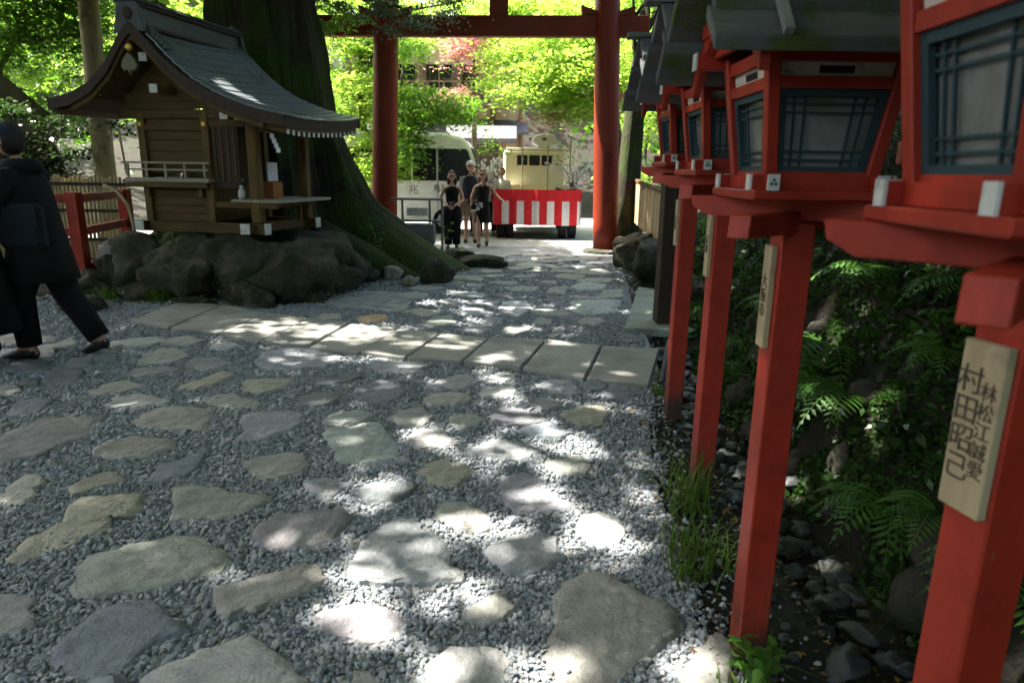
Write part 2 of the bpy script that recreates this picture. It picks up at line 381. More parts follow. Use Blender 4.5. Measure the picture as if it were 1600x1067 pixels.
def boulder(c, r, mat, name='boulder', parent=None, seed=0, sub=3, amp=.28, rot=0.0, col=(1, 1, 1, 1), flat=.62, box=1.0):
    """angular rock: an icosphere cut and roughened by noise"""
    bm = bmesh.new(); bmesh.ops.create_icosphere(bm, subdivisions=sub, radius=1.0)
    rng = random.Random(seed); off = Vector((rng.uniform(-50, 50), rng.uniform(-50, 50), rng.uniform(-50, 50)))
    planes = [(Vector((rng.gauss(0, 1), rng.gauss(0, 1), rng.gauss(0, 1))).normalized(), rng.uniform(flat, .95)) for _ in range(14)]
    ca, sa = math.cos(rot), math.sin(rot)
    for v in bm.verts:
        p = v.co.copy()
        if box != 1: p = Vector([math.copysign(abs(q) ** box, q) for q in p])
        for nrm, dd in planes:
            e = p.dot(nrm) - dd
            if e > 0: p -= nrm * e * .96
        p *= 1 + amp * mnoise.noise(p * 1.6 + off) + amp * .45 * mnoise.noise(p * 4.5 + off) + amp * .22 * mnoise.noise(p * 11 + off)
        p = Vector((p.x * r[0], p.y * r[1], p.z * r[2]))
        v.co = Vector((c[0] + p.x * ca - p.y * sa, c[1] + p.x * sa + p.y * ca, c[2] + p.z))
    me = bpy.data.meshes.new(name); bm.to_mesh(me); bm.free()
    o = link(name, me, mat, parent, smooth=False); o.color = col
    me.polygons.foreach_set('use_smooth', [True] * len(me.polygons))
    return o
# ------------------------------------------------------------------ ground, road, path
def sst(a, b, x):
    t = min(1, max(0, (x - a) / (b - a))); return t * t * (3 - 2 * t)
def edge_x(y): return 1.12 + .1 * max(0, y - 5.2)
def gz(x, y):
    d = x - edge_x(y); z = 0.0
    if d > 0 and y < 17.5:
        k = sst(17.2, 14.8, y)
        dit = -.24 * sst(0, .22, d) * sst(7.6, 5.6, y)
        st = 1.55 - .75 * sst(5.5, 8.5, y)
        up = st * max(0, d - .52); up = up if up < 2.4 else 2.4 + (up - 2.4) * .35
        n = mnoise.noise(Vector((x * 1.3, y * 1.3, 3))) * .22 + mnoise.noise(Vector((x * 3.7, y * 3.7, 9))) * .09
        z += k * (dit + up + n * sst(.3, .9, d))
    if x < -4.6 and y < 14: z += .05 * sst(-4.6, -6, x) * mnoise.noise(Vector((x, y, 0)))
    if y > 27:
        z += 17 * sst(27, 60, y) + mnoise.noise(Vector((x * .1, y * .1, 0))) * 2 * sst(27, 34, y)
    if x < -11: z += 9 * sst(-11, -34, x) * sst(40, 20, y)
    if x > 9 and y > 14: z += 8 * sst(9, 30, x)
    return z
def lines(*segs):
    out = []
    for a, b, n in segs: out += list(np.linspace(a, b, n, endpoint=False))
    return np.array(out + [segs[-1][1]])
XS = lines((-130, -12, 18), (-12, -4, 16), (-4, .9, 12), (.9, 4.2, 52), (4.2, 10, 14), (10, 130, 18))
YS = lines((-50, -1, 10), (-1, 8, 92), (8, 18, 50), (18, 60, 30), (60, 200, 14))
gv = [(x, y, gz(x, y)) for y in YS for x in XS]; nx = len(XS)
gf = [(j * nx + i, j * nx + i + 1, (j + 1) * nx + i + 1, (j + 1) * nx + i) for j in range(len(YS) - 1) for i in range(nx - 1)]
ground = G().add(gv, gf).obj('ground', 'soil', smooth=True); tag(ground, None, None, kind='structure')

def gravel_mat():
    m, t, b = new_mat('gravel_bed')
    tc = N(t, 'ShaderNodeTexCoord'); vo = N(t, 'ShaderNodeTexVoronoi', Scale=60.0)
    t.links.new(tc.outputs['Object'], vo.inputs['Vector'])
    hs = N(t, 'ShaderNodeRGBToBW'); t.links.new(vo.outputs['Color'], hs.inputs[0])
    rp = N(t, 'ShaderNodeValToRGB'); rp.color_ramp.elements[0].color = (.08, .088, .095, 1); rp.color_ramp.elements[1].color = (.36, .38, .4, 1)
    t.links.new(hs.outputs[0], rp.inputs[0]); t.links.new(rp.outputs[0], b.inputs['Base Color'])
    b.inputs['Roughness'].default_value = .75
    bp = N(t, 'ShaderNodeBump', Strength=1.0, Distance=.012); bp.invert = True
    t.links.new(vo.outputs['Distance'], bp.inputs['Height']); t.links.new(bp.outputs[0], b.inputs['Normal'])
    return m
M['gravel_bed'] = gravel_mat()
PATH = [(-7.5, -3), (.5, -3), (.62, 1.5), (.72, 2.5), (.78, 3.4), (.9, 4.2), (1.08, 4.9), (1.25, 5.6), (1.35, 6.6), (1.45, 8), (1.7, 10), (1.95, 12.5), (2.2, 15.25), (-4.5, 15.25), (-4.2, 12.8), (-2.2, 10.9), (-2.9, 9.2), (-5.2, 8.6), (-7.5, 8)]
path = G().add([(x, y, .004) for x, y in PATH], [tuple(range(len(PATH)))]).obj('path', 'gravel_bed'); tag(path, None, None, kind='structure')
road = G().add([(-60, 15.25, .006), (60, 15.25, .006), (60, 25.5, .006), (-60, 25.5, .006)], [(0, 1, 2, 3)]).obj('road', 'asphalt'); tag(road, None, None, kind='structure')

def in_poly(px, py, poly):
    c = np.zeros(len(px), bool); j = len(poly) - 1
    for i in range(len(poly)):
        xi, yi = poly[i]; xj, yj = poly[j]
        if yi != yj:
            c ^= ((yi > py) != (yj > py)) & (px < (xj - xi) * (py - yi) / (yj - yi) + xi)
        j = i
    return c

# flagstones set in the gravel, each stone its own piece of the path
TINT = dict(y=(.31, .295, .235), g=(.275, .285, .255), b=(.17, .19, .22), p=(.245, .24, .24), t=(.315, .305, .275), l=(.42, .42, .41), s=(.26, .265, .28), d=(.14, .15, .16), m=(.3, .335, .31), k=(.4, .375, .36), o=(.45, .3, .17))
STONES=[('y',[(-2.07,2.48),(-2.12,2.68),(-2.05,2.83),(-2.11,2.98),(-2.11,3.08),(-1.95,3.1),(-1.81,3.11),(-1.76,2.99),(-1.75,2.87),(-1.84,2.9),(-1.8,2.78),(-1.89,2.7),(-1.91,2.61),(-1.98,2.53),(-2.03,2.48)]),
('g',[(-1.75,2.42),(-1.76,2.55),(-1.64,2.65),(-1.49,2.72),(-1.36,2.72),(-1.21,2.62),(-1.16,2.56),(-1.15,2.45),(-1.25,2.4),(-1.38,2.33),(-1.52,2.28),(-1.64,2.27)]),
('b',[(-1.54,1.98),(-1.53,2.03),(-1.51,2.15),(-1.44,2.22),(-1.35,2.26),(-1.27,2.22),(-1.22,2.16),(-1.11,2.08),(-1.2,2.01),(-1.23,1.93),(-1.25,1.88),(-1.38,1.85),(-1.45,1.89)]),
('p',[(-1.94,2.3),(-1.83,2.3),(-1.78,2.26),(-1.75,2.2),(-1.67,2.1),(-1.7,2.06),(-1.75,2.03),(-1.83,2.03),(-2.04,2.3)]),
('t',[(-1.16,2.35),(-1.1,2.37),(-1.0,2.43),(-0.86,2.51),(-0.79,2.51),(-0.74,2.43),(-0.7,2.4),(-0.79,2.31),(-0.87,2.26),(-0.92,2.2),(-1.01,2.15),(-1.05,2.16),(-1.12,2.28)]),
('l',[(-1.16,1.83),(-1.12,1.9),(-1.04,1.98),(-0.92,2.06),(-0.87,2.05),(-0.78,1.98),(-0.72,1.94),(-0.67,1.88),(-0.61,1.83),(-0.59,1.74),(-1.07,1.73)]),
('p',[(-1.14,2.71),(-1.15,2.84),(-1.08,2.92),(-0.93,2.95),(-0.78,2.97),(-0.73,2.91),(-0.75,2.81),(-0.79,2.68),(-0.86,2.62),(-0.99,2.64),(-1.08,2.64)]),
('g',[(-1.57,2.85),(-1.71,3.17),(-1.64,3.21),(-1.53,3.22),(-1.36,3.14),(-1.21,3.13),(-1.15,3.05),(-1.21,3.0),(-1.27,2.94),(-1.37,2.88),(-1.5,2.86)]),
('b',[(-1.9,3.24),(-1.93,3.45),(-1.85,3.54),(-1.74,3.64),(-1.7,3.49),(-1.71,3.33),(-1.83,3.24)]),
('y',[(-2.24,3.16),(-2.24,3.28),(-2.19,3.38),(-2.1,3.39),(-2.0,3.26),(-2.06,3.21),(-2.12,3.12),(-2.16,3.07)]),
('t',[(-2.53,3.1),(-2.55,3.22),(-2.56,3.32),(-2.45,3.31),(-2.37,3.23),(-2.39,3.16),(-2.32,3.06),(-2.35,3.0),(-2.42,2.99),(-2.54,3.03)]),
('p',[(-3.02,3.44),(-3.03,3.69),(-3.08,3.89),(-3.02,4.16),(-2.84,4.2),(-2.64,4.22),(-2.59,4.02),(-2.5,3.84),(-2.63,3.7),(-2.64,3.53),(-2.74,3.48),(-2.84,3.39)]),
('t',[(-2.4,3.63),(-2.39,3.78),(-2.3,3.85),(-2.0,3.83),(-1.95,3.66),(-2.04,3.6),(-2.16,3.52),(-2.26,3.54)]),
('t',[(-2.44,4.14),(-2.45,4.26),(-2.36,4.37),(-2.03,4.39),(-1.94,4.2),(-1.89,3.97),(-2.04,4.0),(-2.23,3.98),(-2.35,4.01)]),
('s',[(-1.67,3.84),(-1.66,3.98),(-1.76,4.17),(-1.75,4.29),(-1.56,4.36),(-1.39,4.31),(-1.33,4.15),(-1.37,3.99),(-1.51,3.83)]),
('t',[(-1.48,3.5),(-1.45,3.59),(-1.29,3.69),(-1.19,3.65),(-1.1,3.48),(-1.11,3.37),(-1.22,3.32),(-1.34,3.31),(-1.41,3.4)]),
('s',[(-1.08,3.27),(-0.97,3.35),(-0.8,3.28),(-0.84,3.2),(-0.89,3.1),(-1.0,3.14)]),
('l',[(-2.79,4.42),(-2.81,4.56),(-2.69,4.69),(-2.53,4.62),(-2.38,4.53),(-2.34,4.44),(-2.54,4.41),(-2.68,4.36)]),
('t',[(-3.06,4.67),(-3.05,4.88),(-2.92,4.99),(-2.71,4.84),(-2.8,4.71),(-2.92,4.6)]),
('g',[(-2.15,4.49),(-2.11,4.64),(-2.0,4.67),(-1.73,4.49),(-1.73,4.4),(-1.89,4.39)]),
('y',[(-2.47,4.77),(-2.49,4.96),(-2.29,5.23),(-2.17,5.12),(-2.23,4.92),(-2.32,4.77)]),
('y',[(-2.05,4.95),(-2.04,5.05),(-1.69,5.08),(-1.69,4.86),(-1.79,4.7),(-1.95,4.75)]),
('d',[(-1.56,4.57),(-1.55,4.71),(-1.38,4.8),(-1.22,4.68),(-1.24,4.49),(-1.43,4.44)]),
('d',[(-1.53,4.98),(-1.54,5.15),(-1.32,5.22),(-1.17,5.17),(-1.27,4.99),(-1.44,4.85)]),
('g',[(-3.14,5.44),(-3.2,5.71),(-3.13,5.94),(-2.98,5.91),(-2.77,5.7),(-2.85,5.52),(-3.0,5.43)]),
('p',[(-3.05,5.13),(-3.06,5.31),(-2.82,5.39),(-2.65,5.3),(-2.79,5.11),(-2.92,5.05)]),
('s',[(-2.73,5.46),(-2.72,5.63),(-2.55,5.68),(-2.31,5.48),(-2.35,5.32),(-2.48,5.22)]),
('g',[(-3.25,6.09),(-3.29,6.43),(-3.13,6.45),(-2.85,6.2),(-2.95,6.05)]),
('l',[(-2.75,5.96),(-2.76,6.21),(-2.6,6.22),(-2.46,6.06),(-2.57,5.9)]),
('d',[(-3.58,4.93),(-3.65,5.19),(-3.43,5.23),(-3.31,5.06),(-3.29,4.86),(-3.44,4.8)]),
('g',[(-3.72,4.66),(-3.78,4.81),(-3.7,4.86),(-3.54,4.72),(-3.53,4.6),(-3.6,4.57)]),
('d',[(-4.07,5.26),(-4.12,5.42),(-3.85,5.47),(-3.69,5.31),(-3.69,5.16),(-3.9,5.11)]),
('g',[(-4.1,5.59),(-4.32,5.95),(-4.18,6.04),(-4.15,6.33),(-3.98,6.05),(-4.04,5.81),(-3.92,5.6)]),
('d',[(-3.67,5.31),(-3.71,5.54),(-3.54,5.58),(-3.44,5.36),(-3.52,5.26)]),
('s',[(-3.65,5.61),(-3.67,5.79),(-3.48,5.8),(-3.38,5.63),(-3.46,5.49)]),
('d',[(-3.61,4.77),(-3.72,4.95),(-3.61,5.01),(-3.52,4.83)]),
('b',[(-3.29,4.18),(-3.39,4.39),(-3.31,4.53),(-3.16,4.49),(-3.13,4.32),(-3.19,4.19)]),
('s',[(-2.15,5.49),(-2.24,5.84),(-2.06,6.04),(-1.7,5.99),(-1.47,5.74),(-1.56,5.46),(-1.78,5.31),(-2.01,5.31)]),
('s',[(-1.21,5.41),(-1.07,5.65),(-0.79,5.63),(-0.64,5.47),(-0.78,5.31),(-1.04,5.26)]),
('m',[(-1.15,3.93),(-1.15,3.98),(-0.84,4.09),(-0.68,3.84),(-0.59,3.58),(-0.75,3.44),(-0.82,3.41),(-0.88,3.52),(-0.96,3.52)]),
('m',[(-1.23,4.19),(-1.17,4.34),(-1.04,4.41),(-0.89,4.31),(-0.93,4.18),(-1.07,4.1),(-1.2,4.11)]),
('d',[(-1.16,4.68),(-1.16,4.89),(-1.02,5.09),(-0.81,4.93),(-0.76,4.75),(-0.85,4.53),(-0.96,4.46),(-1.09,4.57)]),
('g',[(-0.82,4.25),(-0.77,4.4),(-0.6,4.45),(-0.48,4.26),(-0.55,4.12),(-0.71,4.1)]),
('t',[(-0.64,4.61),(-0.61,4.78),(-0.46,4.82),(-0.3,4.77),(-0.29,4.63),(-0.4,4.48),(-0.56,4.48)]),
('s',[(-0.66,4.91),(-0.59,5.17),(-0.36,5.27),(-0.21,5.1),(-0.34,4.9),(-0.52,4.84)]),
('g',[(-0.41,4.15),(-0.41,4.29),(-0.27,4.34),(-0.16,4.24),(-0.2,4.12),(-0.33,4.07)]),
('l',[(-0.25,4.78),(-0.18,4.96),(0.01,5.03),(0.05,4.87),(-0.02,4.71),(-0.2,4.68)]),
('l',[(-0.17,5.22),(-0.12,5.34),(0.02,5.32),(0.04,5.17),(-0.06,5.08)]),
('d',[(-0.15,4.36),(-0.07,4.5),(0.08,4.5),(0.2,4.38),(0.26,4.21),(0.1,4.09),(-0.03,4.09),(-0.12,4.2)]),
('b',[(0.02,4.01),(0.11,4.21),(0.26,4.21),(0.42,4.03),(0.3,3.93),(0.13,3.95)]),
('p',[(-0.63,3.85),(-0.59,4.03),(-0.44,4.05),(-0.32,3.89),(-0.38,3.76),(-0.53,3.72)]),
('s',[(-0.26,3.73),(-0.16,3.86),(-0.03,3.9),(0.1,3.82),(0.2,3.73),(0.06,3.57),(-0.08,3.62),(-0.21,3.64)]),
('y',[(-0.53,3.42),(-0.49,3.55),(-0.37,3.6),(-0.23,3.53),(-0.2,3.4),(-0.28,3.24),(-0.42,3.27)]),
('d',[(-0.77,3.16),(-0.76,3.28),(-0.62,3.34),(-0.48,3.25),(-0.5,3.14),(-0.58,3.05),(-0.7,3.06)]),
('g',[(0.17,3.53),(0.25,3.64),(0.41,3.67),(0.46,3.54),(0.41,3.43),(0.26,3.41)]),
('y',[(0.33,4.38),(0.45,4.54),(0.64,4.6),(0.68,4.4),(0.6,4.19),(0.45,4.14),(0.38,4.24)]),
('p',[(0.13,4.55),(0.21,4.7),(0.36,4.66),(0.35,4.49),(0.2,4.42)]),
('s',[(0.17,5.01),(0.29,5.15),(0.48,5.13),(0.53,4.92),(0.48,4.76),(0.29,4.8)]),
('d',[(0.54,5.02),(0.62,5.14),(0.76,5.06),(0.71,4.91),(0.59,4.88)]),
('d',[(0.66,4.82),(0.78,5.06),(0.96,5.05),(1.0,4.94),(0.85,4.68),(0.69,4.67)]),
('s',[(-0.07,3.23),(-0.05,3.41),(0.06,3.45),(0.16,3.36),(0.24,3.19),(0.34,3.05),(0.19,2.98),(0.05,2.97),(-0.02,3.06)]),
('t',[(-0.36,2.96),(-0.34,3.05),(-0.23,3.09),(-0.13,2.99),(-0.07,2.87),(-0.12,2.8),(-0.23,2.83),(-0.32,2.89)]),
('l',[(0.31,2.84),(0.34,2.97),(0.43,3.01),(0.53,2.95),(0.53,2.79),(0.46,2.68),(0.36,2.7)]),
('s',[(-0.66,2.46),(-0.65,2.58),(-0.66,2.72),(-0.6,2.85),(-0.54,2.96),(-0.45,2.95),(-0.38,2.86),(-0.34,2.78),(-0.28,2.69),(-0.24,2.54),(-0.17,2.45),(-0.18,2.4),(-0.27,2.39),(-0.33,2.38),(-0.41,2.38),(-0.5,2.37),(-0.59,2.38)]),
('s',[(-0.12,2.63),(-0.09,2.7),(0.01,2.79),(0.14,2.83),(0.22,2.77),(0.21,2.69),(0.25,2.6),(0.18,2.53),(0.08,2.46),(-0.02,2.47)]),
('p',[(-0.72,2.17),(-0.65,2.22),(-0.56,2.27),(-0.46,2.26),(-0.38,2.18),(-0.36,2.12),(-0.4,2.06),(-0.49,2.02),(-0.58,2.06),(-0.67,2.1)]),
('t',[(-0.18,2.17),(-0.15,2.24),(-0.08,2.3),(-0.01,2.32),(0.03,2.25),(-0.01,2.16),(-0.1,2.14)]),
('t',[(0.12,2.02),(0.15,2.12),(0.18,2.32),(0.21,2.43),(0.33,2.51),(0.43,2.46),(0.53,2.33),(0.63,2.22),(0.63,2.14),(0.55,2.06),(0.46,1.98),(0.36,1.86),(0.28,1.76),(0.17,1.75),(0.13,1.92)]),
('l',[(-0.27,1.84),(-0.27,1.93),(-0.2,2.01),(-0.08,2.04),(-0.01,2.0),(0.02,1.95),(-0.02,1.87),(-0.06,1.8),(-0.22,1.77)]),
('k',[(-0.5,1.84),(-0.5,1.9),(-0.45,1.91),(-0.38,1.84),(-0.37,1.76),(-0.49,1.76)]),
('t',[(0.56,1.88),(0.63,2.04),(0.77,2.12),(0.78,2.01),(0.71,1.86),(0.61,1.8)]),
('s',[(-2.29,8.11),(-2.39,8.89),(-2.02,9.1),(-1.56,9.05),(-1.25,8.42),(-1.26,7.91),(-1.61,7.82),(-2.01,7.85)]),
('o',[(-1.71,7.31),(-1.7,7.52),(-1.43,7.57),(-1.34,7.33),(-1.44,7.19),(-1.63,7.17)]),
('g',[(-0.97,7.13),(-0.89,7.48),(-0.7,7.62),(-0.58,7.21),(-0.71,6.95),(-0.88,6.94)]),
('y',[(-2.18,7.33),(-2.17,7.58),(-1.94,7.56),(-1.88,7.32),(-2.03,7.22)]),
('t',[(0.69,7.24),(0.79,7.55),(1.01,7.62),(1.05,7.38),(0.87,7.12)]),
('g',[(-0.12,6.76),(-0.04,7.08),(0.22,7.05),(0.19,6.78),(0.01,6.67)]),
('m',[(0.67,7.85),(0.75,8.58),(1.13,8.85),(1.39,8.63),(1.25,7.9),(0.94,7.68)]),
('m',[(0.81,9.64),(1.06,10.28),(1.4,9.99),(1.31,9.58),(0.96,9.27)]),
('g',[(1.11,8.94),(1.27,9.48),(1.58,9.51),(1.46,8.88),(1.21,8.78)]),
('g',[(0.44,9.23),(0.52,9.61),(0.81,9.64),(0.71,9.16)]),
('t',[(0.37,10.0),(0.48,10.34),(0.68,10.25),(0.63,9.92)]),
('d',[(0.38,8.55),(0.48,8.88),(0.74,8.74),(0.65,8.42)]),
('l',[(-0.18,7.92),(-0.13,8.43),(0.18,8.53),(0.25,8.03),(0.04,7.55)]),
('s',[(-0.61,7.69),(-0.58,7.96),(-0.34,7.98),(-0.3,7.65),(-0.49,7.51)]),
('s',[(-0.33,7.17),(-0.29,7.53),(-0.09,7.48),(-0.11,7.13)]),
('g',[(0.23,7.33),(0.31,7.51),(0.46,7.4),(0.4,7.17),(0.28,7.16)]),
('g',[(0.33,6.64),(0.4,6.75),(0.49,6.7),(0.43,6.55)]),
('d',[(0.46,7.01),(0.54,7.18),(0.7,7.08),(0.61,6.81)]),
('s',[(-0.69,9.6),(-0.62,9.91),(-0.38,9.83),(-0.47,9.52)]),
('d',[(-0.29,8.82),(-0.2,9.08),(0.04,9.02),(-0.05,8.76)]),
('g',[(0.96,11.11),(1.16,11.67),(1.57,11.57),(1.7,11.18),(1.26,10.89)]),
('g',[(0.0,11.83),(0.17,12.46),(0.57,12.35),(0.46,11.59)]),
('s',[(-0.53,6.94),(-0.45,7.16),(-0.2,6.96),(-0.28,6.7),(-0.44,6.74)]),
('d',[(1.01,6.41),(1.09,6.69),(1.32,6.71),(1.31,6.52),(1.14,6.41)])]
SLABS=[(-4.01,6.99,-4.0,8.1),(-3.44,6.67,-3.42,7.9),(-2.87,6.48,-2.74,7.46),(-2.35,6.15,-2.18,7.22),(-1.85,5.98,-1.71,7.0),(-1.35,5.83,-1.16,6.76),(-0.91,5.66,-0.71,6.59),(-0.42,5.57,-0.22,6.43),(0.08,5.4,0.33,6.39),(0.58,5.14,0.84,6.19),(1.06,4.99,1.38,6.15)]

FOOT = []
def flagstone(pts, rng, kind, name='flagstone', top=.024, tilt=.008, rim=.5):
    # resample the outline with a rough edge, then build rim, shoulder and an uneven top
    P = []
    n = len(pts)
    for i in range(n):
        a, b = np.array(pts[i]), np.array(pts[(i + 1) % n]); L = np.linalg.norm(b - a); m = max(2, min(6, int(L / .05)))
        for k in range(m):
            q = a + (b - a) * k / m
            q = q + rng.normal(0, .14 * min(.09, L / m), 2) if k else q + rng.normal(0, .004, 2)
            P.append(q)
    P = np.array(P); c = P.mean(0); off = rng.uniform(-90, 90, 3)
    size = np.abs(P - c).max()
    tx, ty = rng.normal(0, tilt, 2) / max(size, .25)
    def hz(q): return top + tx * (q[0] - c[0]) + ty * (q[1] - c[1]) + .016 * mnoise.noise(Vector((q[0] * 4 + off[0], q[1] * 4, off[2]))) + .006 * mnoise.noise(Vector((q[0] * 13, q[1] * 13 + off[1], 0)))
    rings = []
    inset = min(.022, size * .12)
    rad = np.linalg.norm(P - c, axis=1)[:, None]
    low = P + (P - c) / np.maximum(rad, .01) * .012
    rings.append([(q[0], q[1], -.03) for q in low])
    rings.append([(q[0], q[1], max(.006, hz(q) - .012 - rng.uniform(0, .006))) for q in P])
    sh = P - (P - c) / np.maximum(rad, .01) * inset * rng.uniform(.2, 1.0, (len(P), 1))
    rings.append([(q[0], q[1], hz(q)) for q in sh])
    for s in (.72, .45, .18):
        rings.append([(q[0], q[1], hz(q)) for q in c + (sh - c) * s])
    g = G().loft([list(r) for r in rings], cap=False)
    k = len(P); base = 5 * k; g.v.append((c[0], c[1], hz(c))); g.f += [(base + i, base + (i + 1) % k, len(g.v) - 1) for i in range(k)]
    # outlines may run either way round; make the faces point up
    ar = sum(P[i][0] * P[(i + 1) % k][1] - P[(i + 1) % k][0] * P[i][1] for i in range(k))
    if ar < 0: g.f = [tuple(reversed(f)) for f in g.f]
    g.v = [(x - c[0], y - c[1], z) for x, y, z in g.v]
    o = g.obj(name, 'flag', path, smooth=True, loc=(c[0], c[1], 0)); k2 = len(P); o.data.polygons.foreach_set('use_smooth', [i >= 2 * k2 for i in range(len(o.data.polygons))])
    FOOT.append((c + (P - c) * .96).tolist())
    j = rng.uniform(.88, 1.12); h = rng.normal(0, .004, 3)
    col = [q * 1.42 for q in TINT[kind]]; o.color = (*[max(.02, col[i] * j + h[i]) for i in range(3)], 1)
    return o
rng = np.random.default_rng(5)
for kind, pts in STONES: flagstone(pts, rng, kind)
# smaller stones filling the far and left reaches of the paving
fill = 0
occ = [np.mean(p, 0) for _, p in STONES]
for _ in range(2500):
    if fill >= 70: break
    if rng.random() < .75: x, y = rng.uniform(-1.6, 1.6), rng.uniform(6.8, 13.6)
    else: x, y = rng.uniform(-5.2, -3.2), rng.uniform(3.0, 6.2)
    if not in_poly(np.array([x]), np.array([y]), PATH)[0] or x > 1.1 + .05 * (y - 6): continue
    if min((x - o[0]) ** 2 + ((y - o[1]) * .8) ** 2 for o in occ) < (.42 if y > 6.5 else .36) ** 2: continue
    r = rng.uniform(.14, .26); m = rng.integers(6, 9); a0 = rng.uniform(0, 6)
    flagstone([(x + 1.25 * r * rng.uniform(.75, 1.15) * math.cos(a0 + 6.283 * i / m), y + r * rng.uniform(.75, 1.15) * math.sin(a0 + 6.283 * i / m)) for i in range(m)], rng, 'gdsgmt'[rng.integers(0, 6)])
    occ.append((x, y)); fill += 1

# row of dressed slabs across the path
for i in range(10):
    a, b = SLABS[i], SLABS[i + 1]; e = .012
    f0, f1, b1, b0 = [Vector(p) for p in ((a[0] + e, a[1]), (b[0] - e, b[1]), (b[2] - e, b[3]), (a[2] + e, a[3]))]
    zt = .045 + rng.uniform(-.006, .006)
    g = G().hexa([(p.x, p.y, -.05) for p in (f0, f1, b1, b0)], [(p.x, p.y, zt + rng.uniform(-.004, .004)) for p in (f0, f1, b1, b0)])
    o = g.obj('paving_slab', 'slab', path, bevel=.008)
    j = rng.uniform(.85, 1.12); o.color = (j, j, j * rng.uniform(.95, 1.03), 1)
# flat footing stone under the dark pillar
o = G().prism([(1.17, 6.95), (1.95, 6.85), (2.1, 9.3), (1.78, 9.6)], 'z', -.04, .05).obj('footing_slab', 'slab', path, bevel=.01); o.color = (.8, .95, .85, 1)

